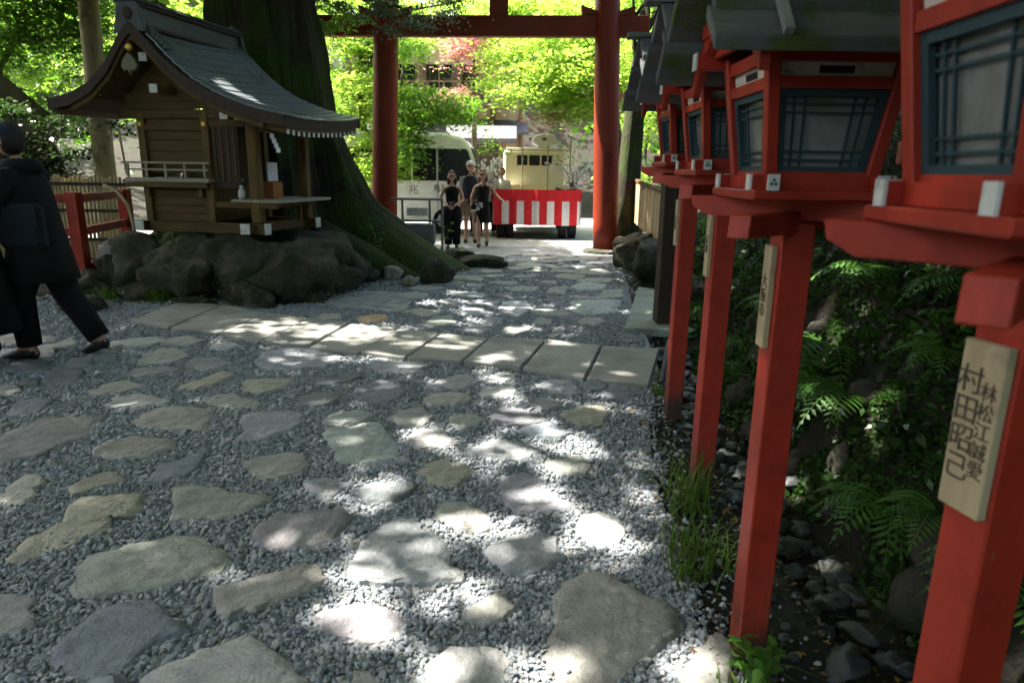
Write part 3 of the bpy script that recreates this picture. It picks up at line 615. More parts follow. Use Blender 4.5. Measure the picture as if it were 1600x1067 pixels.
# loose gravel: instanced crushed stones
def gravel():
    rg = np.random.default_rng(11); P = []
    for (y0, y1, dens, s) in ((1.0, 2.6, 8200, .95), (2.6, 3.8, 5600, 1.0), (3.8, 5.4, 3800, 1.08), (5.4, 8.2, 2000, 1.25), (8.2, 12.5, 700, 1.5)):
        x0, x1 = -.86 * y1 - .4, 1.9
        n = int((x1 - x0) * (y1 - y0) * dens); x = rg.uniform(x0, x1, n); y = rg.uniform(y0, y1, n)
        k = in_poly(x, y, PATH)
        # stragglers past the gravel's edge, thinning out
        dx = rg.exponential(.09, n); k |= in_poly(x - dx, y, PATH) & (rg.random(n) < .6)
        x, y = x[k], y[k]
        # the stones are swept clear: hardly any gravel lies on top of them
        on = np.zeros(len(x), bool)
        for f in FOOT:
            fa = np.array(f); lo, hi = fa.min(0), fa.max(0)
            m_ = np.where((x > lo[0]) & (x < hi[0]) & (y > lo[1]) & (y < hi[1]))[0]
            if len(m_): on[m_] |= in_poly(x[m_], y[m_], f)
        on &= rg.random(len(x)) > .012
        x, y = x[~on], y[~on]; P.append(np.stack([x, y, np.full(len(x), s)], 1))
    P = np.concatenate(P); n = len(P)
    me = bpy.data.meshes.new('gravel'); me.vertices.add(n)
    co = np.zeros((n, 3), np.float32); co[:, :2] = P[:, :2]
    co[:, 2] = [gz(a, b) + .006 if a > 1.05 else .008 for a, b in P[:, :2]]
    co[:, 2] += rg.uniform(-.003, .006, n)
    me.vertices.foreach_set('co', co.reshape(-1))
    at = me.attributes.new('rot', 'FLOAT_VECTOR', 'POINT'); at.data.foreach_set('vector', np.concatenate([rg.uniform(-.7, .7, (n, 2)), rg.uniform(0, 6.28, (n, 1))], 1).astype(np.float32).reshape(-1))
    s = (rg.lognormal(-.08, .42, n) * P[:, 2] * .0086)[:, None] * np.stack([rg.uniform(.8, 1.35, n), rg.uniform(.65, 1.05, n), rg.uniform(.5, .85, n)], 1)
    at = me.attributes.new('siz', 'FLOAT_VECTOR', 'POINT'); at.data.foreach_set('vector', s.astype(np.float32).reshape(-1))
    at = me.attributes.new('kind_no', 'INT', 'POINT'); at.data.foreach_set('value', rg.integers(0, 4, n).astype(np.int32))
    me.update()
    o = bpy.data.objects.new('gravel', me); COL.objects.link(o); tag(o, None, None, kind='stuff')
    m, t, b = new_mat('crushed_stone')
    oi = N(t, 'ShaderNodeObjectInfo'); rp = N(t, 'ShaderNodeValToRGB')
    els = rp.color_ramp.elements; els[0].color = (.13, .145, .157, 1); els[1].color = (.40, .42, .435, 1)
    for ps, c in ((.35, (.22, .243, .262)), (.75, (.295, .316, .332)), (.93, (.25, .235, .2))):
        e = els.new(ps); e.color = (*c, 1)
    t.links.new(oi.outputs['Random'], rp.inputs[0])
    tc = N(t, 'ShaderNodeTexCoord'); nn = N(t, 'ShaderNodeTexNoise', Scale=2.5, Detail=4); t.links.new(tc.outputs['Object'], nn.inputs[0])
    mx = N(t, 'ShaderNodeMix', data_type='RGBA', blend_type='OVERLAY'); mx.inputs[0].default_value = .5
    t.links.new(rp.outputs[0], mx.inputs[6]); t.links.new(nn.outputs['Fac'], mx.inputs[7]); t.links.new(mx.outputs[2], b.inputs['Base Color'])
    b.inputs['Roughness'].default_value = .7
    ng = bpy.data.node_groups.new('scatter_gravel', 'GeometryNodeTree')
    ng.interface.new_socket('Geometry', in_out='INPUT', socket_type='NodeSocketGeometry'); ng.interface.new_socket('Geometry', in_out='OUTPUT', socket_type='NodeSocketGeometry')
    nn = ng.nodes; lk = ng.links.new
    gi = nn.new('NodeGroupInput'); go = nn.new('NodeGroupOutput'); iop = nn.new('GeometryNodeInstanceOnPoints'); g2i = nn.new('GeometryNodeGeometryToInstance')
    for k in range(4):
        ic = nn.new('GeometryNodeMeshIcoSphere'); ic.inputs['Radius'].default_value = 1; ic.inputs['Subdivisions'].default_value = 2
        ps = nn.new('GeometryNodeInputPosition'); ad = nn.new('ShaderNodeVectorMath'); ad.operation = 'ADD'; ad.inputs[1].default_value = (k * 7.3, k * 3.1, k * 5.7)
        lk(ps.outputs[0], ad.inputs[0])
        tn = nn.new('ShaderNodeTexVoronoi'); tn.inputs['Scale'].default_value = .95; lk(ad.outputs[0], tn.inputs['Vector'])
        sc = nn.new('ShaderNodeVectorMath'); sc.operation = 'SCALE'; ma = nn.new('ShaderNodeMath'); ma.operation = 'MULTIPLY_ADD'; ma.inputs[1].default_value = -.75; ma.inputs[2].default_value = .3
        lk(tn.outputs['Distance'], ma.inputs[0]); lk(ps.outputs[0], sc.inputs[0]); lk(ma.outputs[0], sc.inputs['Scale'])
        sp = nn.new('GeometryNodeSetPosition'); lk(ic.outputs['Mesh'], sp.inputs['Geometry']); lk(sc.outputs[0], sp.inputs['Offset'])
        sm = nn.new('GeometryNodeSetMaterial'); sm.inputs['Material'].default_value = m; lk(sp.outputs[0], sm.inputs['Geometry'])
        lk(sm.outputs[0], g2i.inputs[0])
    def na(name, typ):
        x = nn.new('GeometryNodeInputNamedAttribute'); x.data_type = typ; x.inputs['Name'].default_value = name
        return [s_ for s_ in x.outputs if s_.enabled and s_.name == 'Attribute'][0]
    lk(gi.outputs[0], iop.inputs['Points']); lk(g2i.outputs[0], iop.inputs['Instance']); iop.inputs['Pick Instance'].default_value = True
    lk(na('kind_no', 'INT'), iop.inputs['Instance Index']); lk(na('rot', 'FLOAT_VECTOR'), iop.inputs['Rotation']); lk(na('siz', 'FLOAT_VECTOR'), iop.inputs['Scale'])
    lk(iop.outputs[0], go.inputs[0])
    md = o.modifiers.new('scatter', 'NODES'); md.node_group = ng
    return o
gravel()

# stones lying in the ditch, pieces of the ground
rr = random.Random(8)
for i in range(230):
    y = rr.uniform(1.0, 6.6); d = rr.gauss(.3, .13); x = edge_x(y) + max(.03, min(.62, d)); s = rr.uniform(.03, .085)
    k = rr.uniform(.6, 1.6)
    boulder((x, y, gz(x, y) + s * .25), (s * rr.uniform(.9, 1.4), s * rr.uniform(.7, 1.1), s * .55), 'wet_stone', 'ditch_stone', ground, seed=i, sub=3, amp=.4, flat=.5, rot=rr.uniform(0, 3), col=(k, k, k * 1.03, 1))
# stones bedded in the bank
for i in range(46):
    y = rr.uniform(1.6, 9.5); d = .58 + abs(rr.gauss(0, .35)); x = edge_x(y) + d; s = rr.uniform(.06, .17)
    k = rr.uniform(.4, 1.0)
    boulder((x, y, gz(x, y) + s * .1), (s, s * rr.uniform(.8, 1.2), s * .8), 'rock', 'bank_stone', ground, seed=300 + i, sub=2, rot=rr.uniform(0, 3), col=(k, k, k, 1))
# pebbly litter of small stones along the foot of the posts
g = G()
for i in range(260):
    y = rr.uniform(1.2, 7.5); x = edge_x(y) + rr.uniform(-.42, .3); s = rr.uniform(.008, .028)
    g.ell((x, y, gz(x, y) + s * .3), (s, s * .8, s * .6), 6, 4)
lp = g.obj('loose_pebbles', 'wet_stone', ground); lp.color = (.6, .6, .6, 1); tag(lp, None, None, kind='stuff')
# ------------------------------------------------------------------ torii
to = thing('torii_gate', 'tall vermilion torii gate spanning the path before the road', 'torii', (-.41, 14.4, 0))
def pillar(sx, y):
    h = 5.3; bx = sx * 2.33; tx = sx * 2.13; g = G(); rings = []
    for k in range(10):
        t = k / 9; r = .262 - .022 * t
        rings.append([(bx + (tx - bx) * t + r * math.cos(a), y + r * math.sin(a), t * h) for a in [2 * math.pi * i / 28 for i in range(28)]])
    p = g.loft(rings).obj('pillar', 'red_torii', to, smooth=True)
    G().loft([[(bx + r * math.cos(a), y + r * math.sin(a), z) for a in [2 * math.pi * i / 20 for i in range(20)]] for r, z in ((.5, -.1), (.46, .06), (.3, .09))]).obj('base_stone', 'rock', p)
    # tie-beam wedges either side of the pillar
    for s in (-1, 1):
        x0 = tx + (bx - tx) * .17
        G().prism([(x0 + s * .2, 4.56), (x0 + s * .5, 4.56), (x0 + s * .52, 4.72), (x0 + s * .2, 4.62)][::s], 'y', y - .09, y + .09).obj('wedge', 'red_torii', p)
    return p
pillar(-1, .15); pr = pillar(1, -.1)
def tb(name, x0, x1, z0, z1, w, rise=0, bev=.01):
    g = G(); n = 14; rings = []
    for k in range(n + 1):
        t = k / n; x = x0 + (x1 - x0) * t; r = rise * (2 * t - 1) ** 4; y = .15 - .25 * (x + 2.33) / 4.66
        rings.append([(x, y - w / 2, z0 + r), (x, y + w / 2, z0 + r), (x, y + w / 2, z1 + r), (x, y - w / 2, z1 + r)])
    return g.loft(rings).obj(name, 'red_torii', to, bevel=bev)
tb('tie_beam', -3.56, 2.96, 4.165, 4.545, .2)
tb('under_lintel', -3.55, 3.55, 5.3, 5.68, .34, .16)
tb('top_lintel', -3.95, 3.95, 5.682, 6.02, .46, .26)
G().box((.06, .03, 4.92), (.36, .16, .745)).obj('name_strut', 'red_torii', to)
# carved characters down the right pillar
mw = Matrix.Translation((2.28, -.1 - .256, 1.5)) @ Matrix.Rotation(R(90), 4, 'X')
text_mesh('carved_characters', '奉\n納\n大\n氏\n子\n中', .17, 'carved', pr, mw)

# ------------------------------------------------------------------ lanterns
def make_lantern(label, base_z=0.0):
    L = thing('path_lantern', label, 'lantern', group='red wooden lanterns along the path')
    G().box((0, 0, .70), (.096, .096, 1.54)).obj('post', 'red', L, bevel=.004)
    # two crossed bracket arms on the diagonals, ends cut like a boat's bow
    for k, (ang, z) in enumerate(((R(225), 1.47), (R(135), 1.507))):
        pr_ = [(-.335, .03), (.335, .03), (.325, -.004), (.27, -.03), (-.27, -.03), (-.325, -.004)] if k else [(-.335, .03), (.335, .03), (.345, -.03), (-.345, -.03)]
        g = G().prism([(a, b) for a, b in pr_][::-1], 'y', -.031, .031)
        g.v = [(x * math.cos(ang) - y * math.sin(ang), x * math.sin(ang) + y * math.cos(ang), zz + z) for x, y, zz in g.v]
        g.obj('bracket_arm', 'red', L, bevel=.003)
    G().box((0, 0, 1.551), (.39, .39, .026)).obj('tray', 'red', L, bevel=.004)
    G().box((0, 0, 1.5805), (.30, .30, .029)).obj('plinth', 'red', L)
    for ax in (0, 1):
        for s in (-1, 1):
            w = .028 if ax else .027
            c = (0, s * .145, 1.584) if ax == 0 else (s * .145, 0, 1.5835)
            r = G().box(c, (.382, w, .038) if ax == 0 else (w, .384, .036)).obj('curb_rail', 'red', L)
            for e in (-1, 1):
                q = G()
                if ax == 0: q.box((e * .1935, s * .145, 1.584), (.007, .031, .042))
                else: q.box((s * .145, e * .1945, 1.584), (.031, .007, .042))
                cp = q.obj('white_end', 'white', r)
                if ax:      # small dark crest on the ends of the rails facing along the path
                    nf = len(q.f); cr = G(); cr.v = list(q.v); cr.f = list(q.f)
                    for dx, dz in ((0, .006), (-.0055, -.004), (.0055, -.004)): cr.box((s * .145 + dx, e * .1985, 1.584 + dz), (.007, .002, .007))
                    me = bpy.data.meshes.new('white_end'); me.from_pydata(cr.v, [], cr.f); me.materials.append(M['white']); me.materials.append(M['black'])
                    me.polygons.foreach_set('material_index', [0 if i < nf else 1 for i in range(len(cr.f))]); cp.data = me
    # flared body: four leaning corner posts, sills and head rails
    b, t, z0, z1 = .136, .176, 1.592, 1.9
    for sx in (-1, 1):
        for sy in (-1, 1):
            h = .017
            G().hexa([(sx * b - h, sy * b - h, z0), (sx * b + h, sy * b - h, z0), (sx * b + h, sy * b + h, z0), (sx * b - h, sy * b + h, z0)],
                     [(sx * t - h, sy * t - h, z1 + .04), (sx * t + h, sy * t - h, z1 + .04), (sx * t + h, sy * t + h, z1 + .04), (sx * t - h, sy * t + h, z1 + .04)]).obj('corner_post', 'red', L, bevel=.003)
    def side(k, z, inset=0.0):
        """local frame of face k at height z: origin, right vector, outward vector, half width between posts"""
        f = b + (t - b) * (z - z0) / (z1 + .04 - z0); a = k * math.pi / 2
        o = Vector((math.sin(a), -math.cos(a), 0)); r = Vector((math.cos(a), math.sin(a), 0))
        return o * (f - inset) + Vector((0, 0, z)), r, o, f - .017
    def bar(g, k, u0, z0_, u1, z1_, w, th, inset):
        c0, r, o, h0 = side(k, z0_, inset); c1, _, _, h1 = side(k, z1_, inset)
        g.beam(c0 + r * u0 * h0, c1 + r * u1 * h1, w, th, up=tuple(o))
    def panel(g, k, u0, u1, za, zb, th, inset):
        q = []
        for ins in (inset, inset + th):
            for (u, z) in ((u0, za), (u1, za), (u1, zb), (u0, zb)):
                c, r, o, h = side(k, z, ins); q.append(c + r * u * h)
        g.add(q, [(0, 1, 2, 3), (7, 6, 5, 4), (0, 4, 5, 1), (1, 5, 6, 2), (2, 6, 7, 3), (3, 7, 4, 0)])
    for k in range(4):
        g = G(); bar(g, k, -1, 1.838, 1, 1.838, .03, .026, .003); g.obj('head_rail', 'red', L)
        g = G(); bar(g, k, -1, 1.905, 1, 1.905, .034, .024, .002); g.obj('top_rail', 'red', L)
        g = G(); bar(g, k, -1, 1.6, 1, 1.6, .026, .016, .003); g.obj('sill_rail', 'red', L)
        g = G(); panel(g, k, -.98, .98, 1.853, 1.889, .008, .004)
        pn = g.obj('vent_panel', 'panel_white' if k == 3 else 'white', L)
        g = G(); panel(g, k, -.3, .3, 1.861, 1.879, .004, .0015); g.obj('vent_slot', 'black', pn)
        # blue-green sash: frame, lattice bars, paper pane behind
        g = G(); za, zb = 1.608, 1.823
        for u in (-1, 1): bar(g, k, u * .93, za, u * .93, zb, .022, .014, .006)
        bar(g, k, -.98, za + .009, .98, za + .009, .02, .0135, .0062); bar(g, k, -.98, zb - .009, .98, zb - .009, .02, .0135, .0062)
        fr = g.obj('window_frame', 'blue', L)
        for u in (-.66, -.46, .46, .66): gg = G(); bar(gg, k, u, za + .012, u, zb - .012, .0055, .006, .012); gg.obj('lattice_bar', 'blue', fr)
        for z in (za + .036, za + .058, zb - .036, zb - .058): gg = G(); bar(gg, k, -.9, z, .9, z, .005, .005, .0125); gg.obj('lattice_bar', 'blue', fr)
        g = G(); panel(g, k, -.92, .92, za + .008, zb - .008, .003, .021); g.obj('paper_pane', 'paper', fr)
    # eave beams running out past the gables, white painted ends
    for s in (-1, 1):
        e = G().box((0, s * .205, 1.937), (.55, .036, .045)).obj('eave_beam', 'red', L)
        for q in (-1, 1): G().box((q * .2775, s * .205, 1.937), (.006, .04, .05)).obj('white_end', 'white', e)
    # gabled board roof, ridge at right angles to the path, two lapped boards a side
    zr, ze, hw, hl = 2.19, 1.882, .34, .37
    def slope(s, u): return (s * hw * u, zr + (ze - zr) * u)
    for s in (-1, 1):
        for (u0, u1, dz, nm) in ((.72, 1.0, .0, 'lower_roof_board'), (.42, .775, .034, 'middle_roof_board'), (.03, .475, .066, 'upper_roof_board')):
            y0, za = slope(s, u0); y1, zb = slope(s, u1); ll = hl - (0, .012, .024)[0 if u0 > .5 else 1 if u0 > .2 else 2]
            pts = [(y0, za + dz), (y1, zb + dz), (y1, zb + dz + .036), (y0, za + dz + .036)]
            g = G().prism(pts if s < 0 else pts[::-1], 'x', -ll, ll); g.obj(nm, 'roof_board', L, bevel=.004)
        for x in (-.2, .13):
            y0, za = slope(s, .12); y1, zb = slope(s, 1.02)
            g = G().beam((x, y0, za + .115), (x, y1, zb + .05), .022, .018); g.obj('roof_batten', 'metal', L)
        # gable boards
        for q in (-1, 1):
            y0, za = slope(s, 0); y1, zb = slope(s, .93)
            pts = [(y0, za - .002), (y0, za - .085), (y1, zb - .06), (y1, zb - .002)]
            g = G().prism(pts if s > 0 else pts[::-1], 'x', q * (hl - .13) - .012, q * (hl - .13) + .012); g.obj('gable_board', 'red', L)
    for q in (-1, 1):
        G().prism([(-.27, 1.945), (.27, 1.945), (0, 2.16)], 'x', q * .215 - .008, q * .215 + .008).obj('gable_wall', 'red', L)
        G().box((q * .235, 0, 2.02), (.05, .42, .04)).obj('gable_tie', 'red', L)
    G().box((0, 0, 2.275), (.82, .1, .03), top=(1, .5)).obj('ridge_cap', 'roof_board', L, bevel=.003)
    return L
lan = make_lantern('big near lantern on the post whose pale plaque bears large ink characters')
idx = {}
for c in bpy.data.objects:
    if c.parent: idx.setdefault(c.parent.name, []).append(c)
LANT = [(.845, 1.10, -.168, lan), (.83, 2.05, 0, None), (.985, 3.25, .06, None), (1.075, 4.3, .11, None)]
LLAB = [None, 'red lantern with a mossy two-board roof, second from the camera along the row',
        'red lantern half hidden behind the mossy roofed one, with a grey board roof',
        'smallest looking red lantern, next to the dark pillar at the far end of the row']
lants = []
for (x, y, dz, src), lb in zip(LANT, LLAB):
    o = src or copy_tree(lan, index=idx)
    o.location = (x, y, dz)
    if lb: o['label'] = lb
    lants.append(o)
    o.scale = (1.0, 1.0, 1.1) if dz < 0 else (1, 1, 1)
for o in lants[2:]:
    for c in [c for c in bpy.data.objects if c.parent is o and 'roof_board' in c.name]:
        c.data = c.data.copy(); c.data.materials[0] = M['roof_slate']
    o.scale = (1.04, 1.04, 1.0)
for c in [c for c in bpy.data.objects if c.parent is lants[0]]:
    if c.name.startswith('post'): c.rotation_euler = (0, 0, R(10))
    if any(w in c.name for w in ('roof', 'gable', 'eave', 'ridge')): c.location.z += .075
# wooden name plaques screwed to the path side of each post
PL = [('large pale plaque with inked characters on the nearest post', '村\n田\n昭\n己', .052, .30), ('brown weathered plaque with faded characters on the second post', '大\n阪\n市', .045, .31),
      ('narrow pale plaque edge seen on the third post', '京\n都', .045, .30), ('narrow plaque high on the fourth, smallest looking post', '京\n都', .045, .28)]
for i, (lb, tx, sz, h) in enumerate(PL):
    x, y, dz, _ = LANT[i]; rz = R(10) if i == 0 else 0
    wd = .086 if i == 0 else .06
    P = thing('name_plaque', lb, 'plaque', (x, y, 0), rz, 'wooden plaques on the lantern posts')
    zc = 1.19 if i == 0 else 1.245 + dz * .6; off = -.048 * (1.04 if i > 1 else 1) - .0105
    G().box((off, 0, zc), (.019, wd, h)).obj('board', 'label_wood', P, bevel=.002)
    mw = Matrix.Translation((off - .0103, (.016 if i == 0 else 0), zc + .002)) @ Matrix.Rotation(R(-90), 4, 'Z') @ Matrix.Rotation(R(90), 4, 'X')
    cu = text_mesh('ink_characters', tx, sz, 'ink' if i == 0 else 'faded_ink', P, mw)
    if i == 0:
        mw = Matrix.Translation((off - .0103, -.022, zc)) @ Matrix.Rotation(R(-90), 4, 'Z') @ Matrix.Rotation(R(90), 4, 'X')
        text_mesh('ink_characters', '林\n松\n江\n誠\n愛', .034, 'faded_ink', P, mw)
# things glimpsed between the two nearest lanterns
o = thing('signboard', 'faded red signboard behind the nearest lantern', 'signboard', (1.48, 2.42, gz(1.48, 2.42)))
zz = 1.685 - o.location.z
G().box((0, 0, zz), (.34, .03, .075)).obj('board', 'pink_board', o, bevel=.003)
G().beam((.15, .02, zz), (1.25, .1, zz - .03), .04, .04).obj('arm', 'dark_wood', o); G().box((1.25, .1, zz - .25), (.06, .06, .6)).obj('post', 'dark_wood', o)
o = thing('yellow_lamp', 'small yellow lamp hanging beside the nearest lantern', 'lamp', (1.49, 2.75, 1.95))
G().loft([[(r * math.cos(a), r * math.sin(a), z) for a in [2 * math.pi * i / 10 for i in range(10)]] for r, z in ((.045, -.05), (.055, -.03), (.055, .03), (.04, .05))]).obj('shade', 'yellow', o)
G().tube([(0, 0, .05), (0, 0, .5)], .005, 6).obj('hanger', 'black', o)

# dark pillar beyond the row
o = thing('dark_pillar', 'dark brown square pillar standing on a flat stone beyond the lanterns', 'pillar', (1.66, 7.25, .05))
G().box((0, 0, .77), (.235, .235, 1.54)).obj('shaft', 'dark_wood', o, bevel=.006)
G().box((0, 0, 1.57), (.29, .29, .06), top=(.7, .7)).obj('cap', 'dark_wood', o, bevel=.004)
# black pipe beside the end of the slab row
o = G().tube([(1.16, 5.06, .03), (1.36, 5.75, .2)], .022, 8).obj('drain_pipe', 'black'); tag(o, 'short black pipe lying at the right end of the slab row', 'pipe')

# ------------------------------------------------------------------ shrine on its rocks
TH = R(-12)
U = Vector((math.cos(TH), math.sin(TH), 0)); V_ = Vector((-math.sin(TH), math.cos(TH), 0)); O = Vector((-3.33, 8.63, 0))
def sh(x, y, z): return O + U * x + V_ * y + Vector((0, 0, z))
H = thing('small_shrine', 'small wooden shrine with a sweeping dark roof on a rock base', 'shrine', tuple(O), TH)
def hb(name, c, d, mat='old_wood', bev=.004, **k): return G().box(c, d, **k).obj(name, mat, H, bevel=bev)
for y in (.04, 1.34):
    s = hb('ground_sill', (-.7, y, .865), (1.9, .13, .13), 'old_wood_h')
    for x in (-1.655, .255): G().box((x, y, .865), (.012, .136, .136)).obj('white_end', 'white', s)
for x in (-1.45, 0.05):
    s = hb('ground_sill', (x, .69, .872), (.12, 1.64, .12), 'old_wood_h')
    G().box((x, -.136, .872), (.126, .012, .126)).obj('white_end', 'white', s)
# body: lower walls, veranda, upper walls
for (x0, x1, z0, z1, nm) in ((-1.38, -.52, .935, 1.43, 'lower_plank'), (-1.36, -.56, 1.53, 2.2, 'wall_plank')):
    for (yy, ) in ((.07,), (1.27,)):
        n = 5
        for k in range(n):
            a = z0 + (z1 - z0) * k / n; bz = z0 + (z1 - z0) * (k + 1) / n - .006
            G().box(((x0 + x1) / 2, yy + rr.uniform(-.003, .003), (a + bz) / 2), (x1 - x0, .03, bz - a)).obj(nm, 'old_wood_h', H)
    for xx in (x0, x1):
        G().box((xx, .67, (z0 + z1) / 2), (.03, 1.2, z1 - z0)).obj('side_wall', 'old_wood', H)
for x in (-1.4, -.5):
    for y in (.06, 1.28):
        p = hb('corner_post', (x, y, 1.6), (.1, .1, 1.34))
        G().box((x, y - .056, 2.12), (.05, .012, .05)).obj('gilt_fitting', 'gold', p)
hb('head_beam', (-.95, .06, 2.24), (1.5, .085, .1), 'old_wood_h'); hb('head_beam', (-.95, 1.28, 2.24), (1.5, .085, .1), 'old_wood_h')
hb('gable_beam', (-.95, .05, 2.44), (1.3, .08, .1), 'old_wood_h')
hb('waist_beam', (-.95, .045, 2.08), (1.0, .05, .07), 'old_wood_h')
hb('gable_strut', (-.97, .045, 2.56), (.09, .07, .2))
G().prism([(-1.62, 2.3), (-.3, 2.3), (-.5, 2.52), (-.98, 2.93), (-1.4, 2.6)], 'y', .02, .04).obj('gable_panel', 'old_wood_h', H)
hb('veranda_floor', (-1.04, .3, 1.445), (1.2, .75, .05), 'pale_wood', .005); hb('veranda_edge', (-1.04, -.06, 1.385), (1.16, .06, .065), 'old_wood_h')
rl = hb('veranda_rail', (-1.05, -.05, 1.655), (1.24, .025, .025), 'pale_wood', .002); hb('veranda_rail', (-1.05, -.05, 1.57), (1.2, .022, .022), 'pale_wood', .002)
for k in range(5): hb('rail_post', (-1.6 + k * .275, -.05, 1.555), (.026, .026, .17), 'pale_wood', 0)
for k in (-1.38, -.62): hb('veranda_bracket', (k, .02, 1.3), (.08, .1, .12))
# front doors and dark porch side
hb('front_door', (-.485, .47, 1.75), (.03, .36, .68), 'dark_wood'); hb('front_door', (-.485, .85, 1.75), (.03, .36, .68), 'dark_wood')
hb('side_lattice', (-.26, .06, 1.75), (.36, .03, .8), 'dark_wood'); 
for k in range(4): hb('lattice_strip', (-.39 + k * .09, .037, 1.78), (.016, .014, .7), 'old_wood', 0)
# porch
for y in (.07, 1.27):
    p = hb('porch_post', (.12, y, 1.55), (.135, .135, 1.24), bev=.02)
    G().box((.12, y - .0, 2.185), (.2, .2, .05)).obj('capital', 'old_wood', p)
hb('porch_beam', (.12, .68, 2.2), (.1, 1.75, .1), 'old_wood'); hb('link_beam', (-.2, .07, 2.14), (.55, .075, .1), 'old_wood_h'); hb('link_beam', (-.2, 1.27, 2.14), (.55, .075, .1), 'old_wood_h')
for y in (-.205, 1.565): G().box((.12, y, 2.2), (.104, .012, .104)).obj('white_end', 'white', H)
for k in range(7): hb('porch_plank', (-.16 + k * .098, .67, 1.205), (.092, 1.34, .035), 'pale_wood', .003)
hb('porch_floor_beam', (-.1, .06, 1.15), (1.0, .07, .075), 'old_wood_h'); hb('porch_floor_beam', (.21, .67, 1.15), (.07, 1.3, .075), 'old_wood')
hb('porch_strut', (.14, 1.05, 1.03), (.06, .06, .2))
# white-painted purlin ends in the gable
for x, z in ((-1.69, 2.47), (-.9 + .0, 2.5), (-1.0, 2.85), (.0, 2.2)):
    pz = hb('purlin', (x, .6, z), (.1, 1.8, .09), 'old_wood')
    G().box((x, -.306, z), (.106, .014, .096)).obj('white_end', 'white', pz)
# roof: sweeping shell, lapped shingle courses on the front slope
PROF = [(-2.3, 2.22), (-2.0, 2.27), (-1.7, 2.4), (-1.42, 2.63), (-1.2, 2.92), (-1.06, 3.05), (-.92, 2.93), (-.7, 2.7), (-.42, 2.47), (-.1, 2.29), (.25, 2.16), (.55, 2.08), (.82, 2.03)]
def lift(y): return .05 * abs((y - .62) / .98) ** 3 + .05 * max(0, y + .36)
YR = [-.36 + 1.96 * k / 10 for k in range(11)]
g = G(); rings = []
for y in YR:
    top = [(x, y, z + .12 + lift(y)) for x, z in PROF]; bot = [(x + (.015 if x < -1.06 else -.015), y, z + lift(y)) for x, z in PROF][::-1]
    rings.append(top + bot)
g.loft(rings).obj('roof_shell', 'dark_wood', H)
g = G(); rings = []
for y in (-.32, .62, 1.56): rings.append([(x * .985 - .012, y, z - .05 + lift(y)) for x, z in PROF] + [(x * .985 - .012, y, z - .005 + lift(y)) for x, z in PROF][::-1])
g.loft(rings).obj('roof_lining', 'old_wood_h', H)
def prof_pt(s):
    """point on the right-hand profile at arc fraction s and its normal"""
    pts = [Vector((x, z)) for x, z in PROF[5:]]; ls = [(pts[i + 1] - pts[i]).length for i in range(len(pts) - 1)]; d = s * sum(ls)
    for i, l in enumerate(ls):
        if d <= l or i == len(ls) - 1:
            q = pts[i] + (pts[i + 1] - pts[i]) * min(1.02, d / l); tn = (pts[i + 1] - pts[i]).normalized(); return q, tn
        d -= l
NC = 15
for c in range(NC):
    s0, s1 = c / NC, (c + 1.25) / NC; q0, t0 = prof_pt(s0); q1, t1 = prof_pt(min(1.0, s1))
    n0 = Vector((-t0.y, t0.x)); n1 = Vector((-t1.y, t1.x))
    if n0.y < 0: n0 = -n0
    if n1.y < 0: n1 = -n1
    g = G(); rings = []
    for y in [-.37 + 1.98 * k / 8 for k in range(9)]:
        l = lift(y); a = q0 + n0 * .122; b = q1 + n1 * .135; b2 = q1 + n1 * .118; a2 = q0 + n0 * .1
        rings.append([(a.x, y, a.y + l), (b.x, y, b.y + l), (b2.x, y, b2.y + l), (a2.x, y, a2.y + l)])
    g.loft(rings).obj('shingle_course', 'copper', H)
for c in range(7):
    s0, s1 = c / 7, min(1, (c + 1.2) / 7); P2 = [Vector((x, z)) for x, z in PROF[5::-1]]
    def pp(s):
        k = min(len(P2) - 2, int(s * (len(P2) - 1))); f = s * (len(P2) - 1) - k; return P2[k].lerp(P2[k + 1], f)
    a, b = pp(s0), pp(s1); rings = []
    for y in [-.37 + 1.98 * k / 6 for k in range(7)]:
        l = lift(y); rings.append([(a.x, y, a.y + .124 + l), (b.x, y, b.y + .137 + l), (b.x, y, b.y + .122 + l), (a.x, y, a.y + .105 + l)])
    G().loft(rings).obj('shingle_course', 'copper', H)
# bargeboards following the sweep
for y in (-.40, 1.63):
    l = lift(y); g = G()
    poly = [(x, z + .11 + l) for x, z in PROF] + [(x, z - .02 + l) for x, z in PROF][::-1]
    n = len(PROF); v = [(x, y - .02, z) for x, z in poly] + [(x, y + .02, z) for x, z in poly]; m = 2 * n
    f = [(i, i + 1, m - 2 - i, m - 1 - i) for i in range(n - 1)] + [(m + m - 1 - i, m + m - 2 - i, m + i + 1, m + i) for i in range(n - 1)] + [(i, m + i, m + (i + 1) % m, (i + 1) % m) for i in range(m)]
    g.add(v, f).obj('bargeboard', 'dark_wood', H)
    g = G(); poly = [(x, z - .018 + l) for x, z in PROF[1:-1]] + [(x, z - .085 + l) for x, z in PROF[1:-1]][::-1]; n = len(PROF) - 2; m = 2 * n
    yy = y + (.03 if y < 0 else -.03)
    v = [(x, yy - .015, z) for x, z in poly] + [(x, yy + .015, z) for x, z in poly]
    f = [(i, i + 1, m - 2 - i, m - 1 - i) for i in range(n - 1)] + [(m + m - 1 - i, m + m - 2 - i, m + i + 1, m + i) for i in range(n - 1)] + [(i, m + i, m + (i + 1) % m, (i + 1) % m) for i in range(m)]
    g.add(v, f).obj('inner_bargeboard', 'old_wood_h', H)
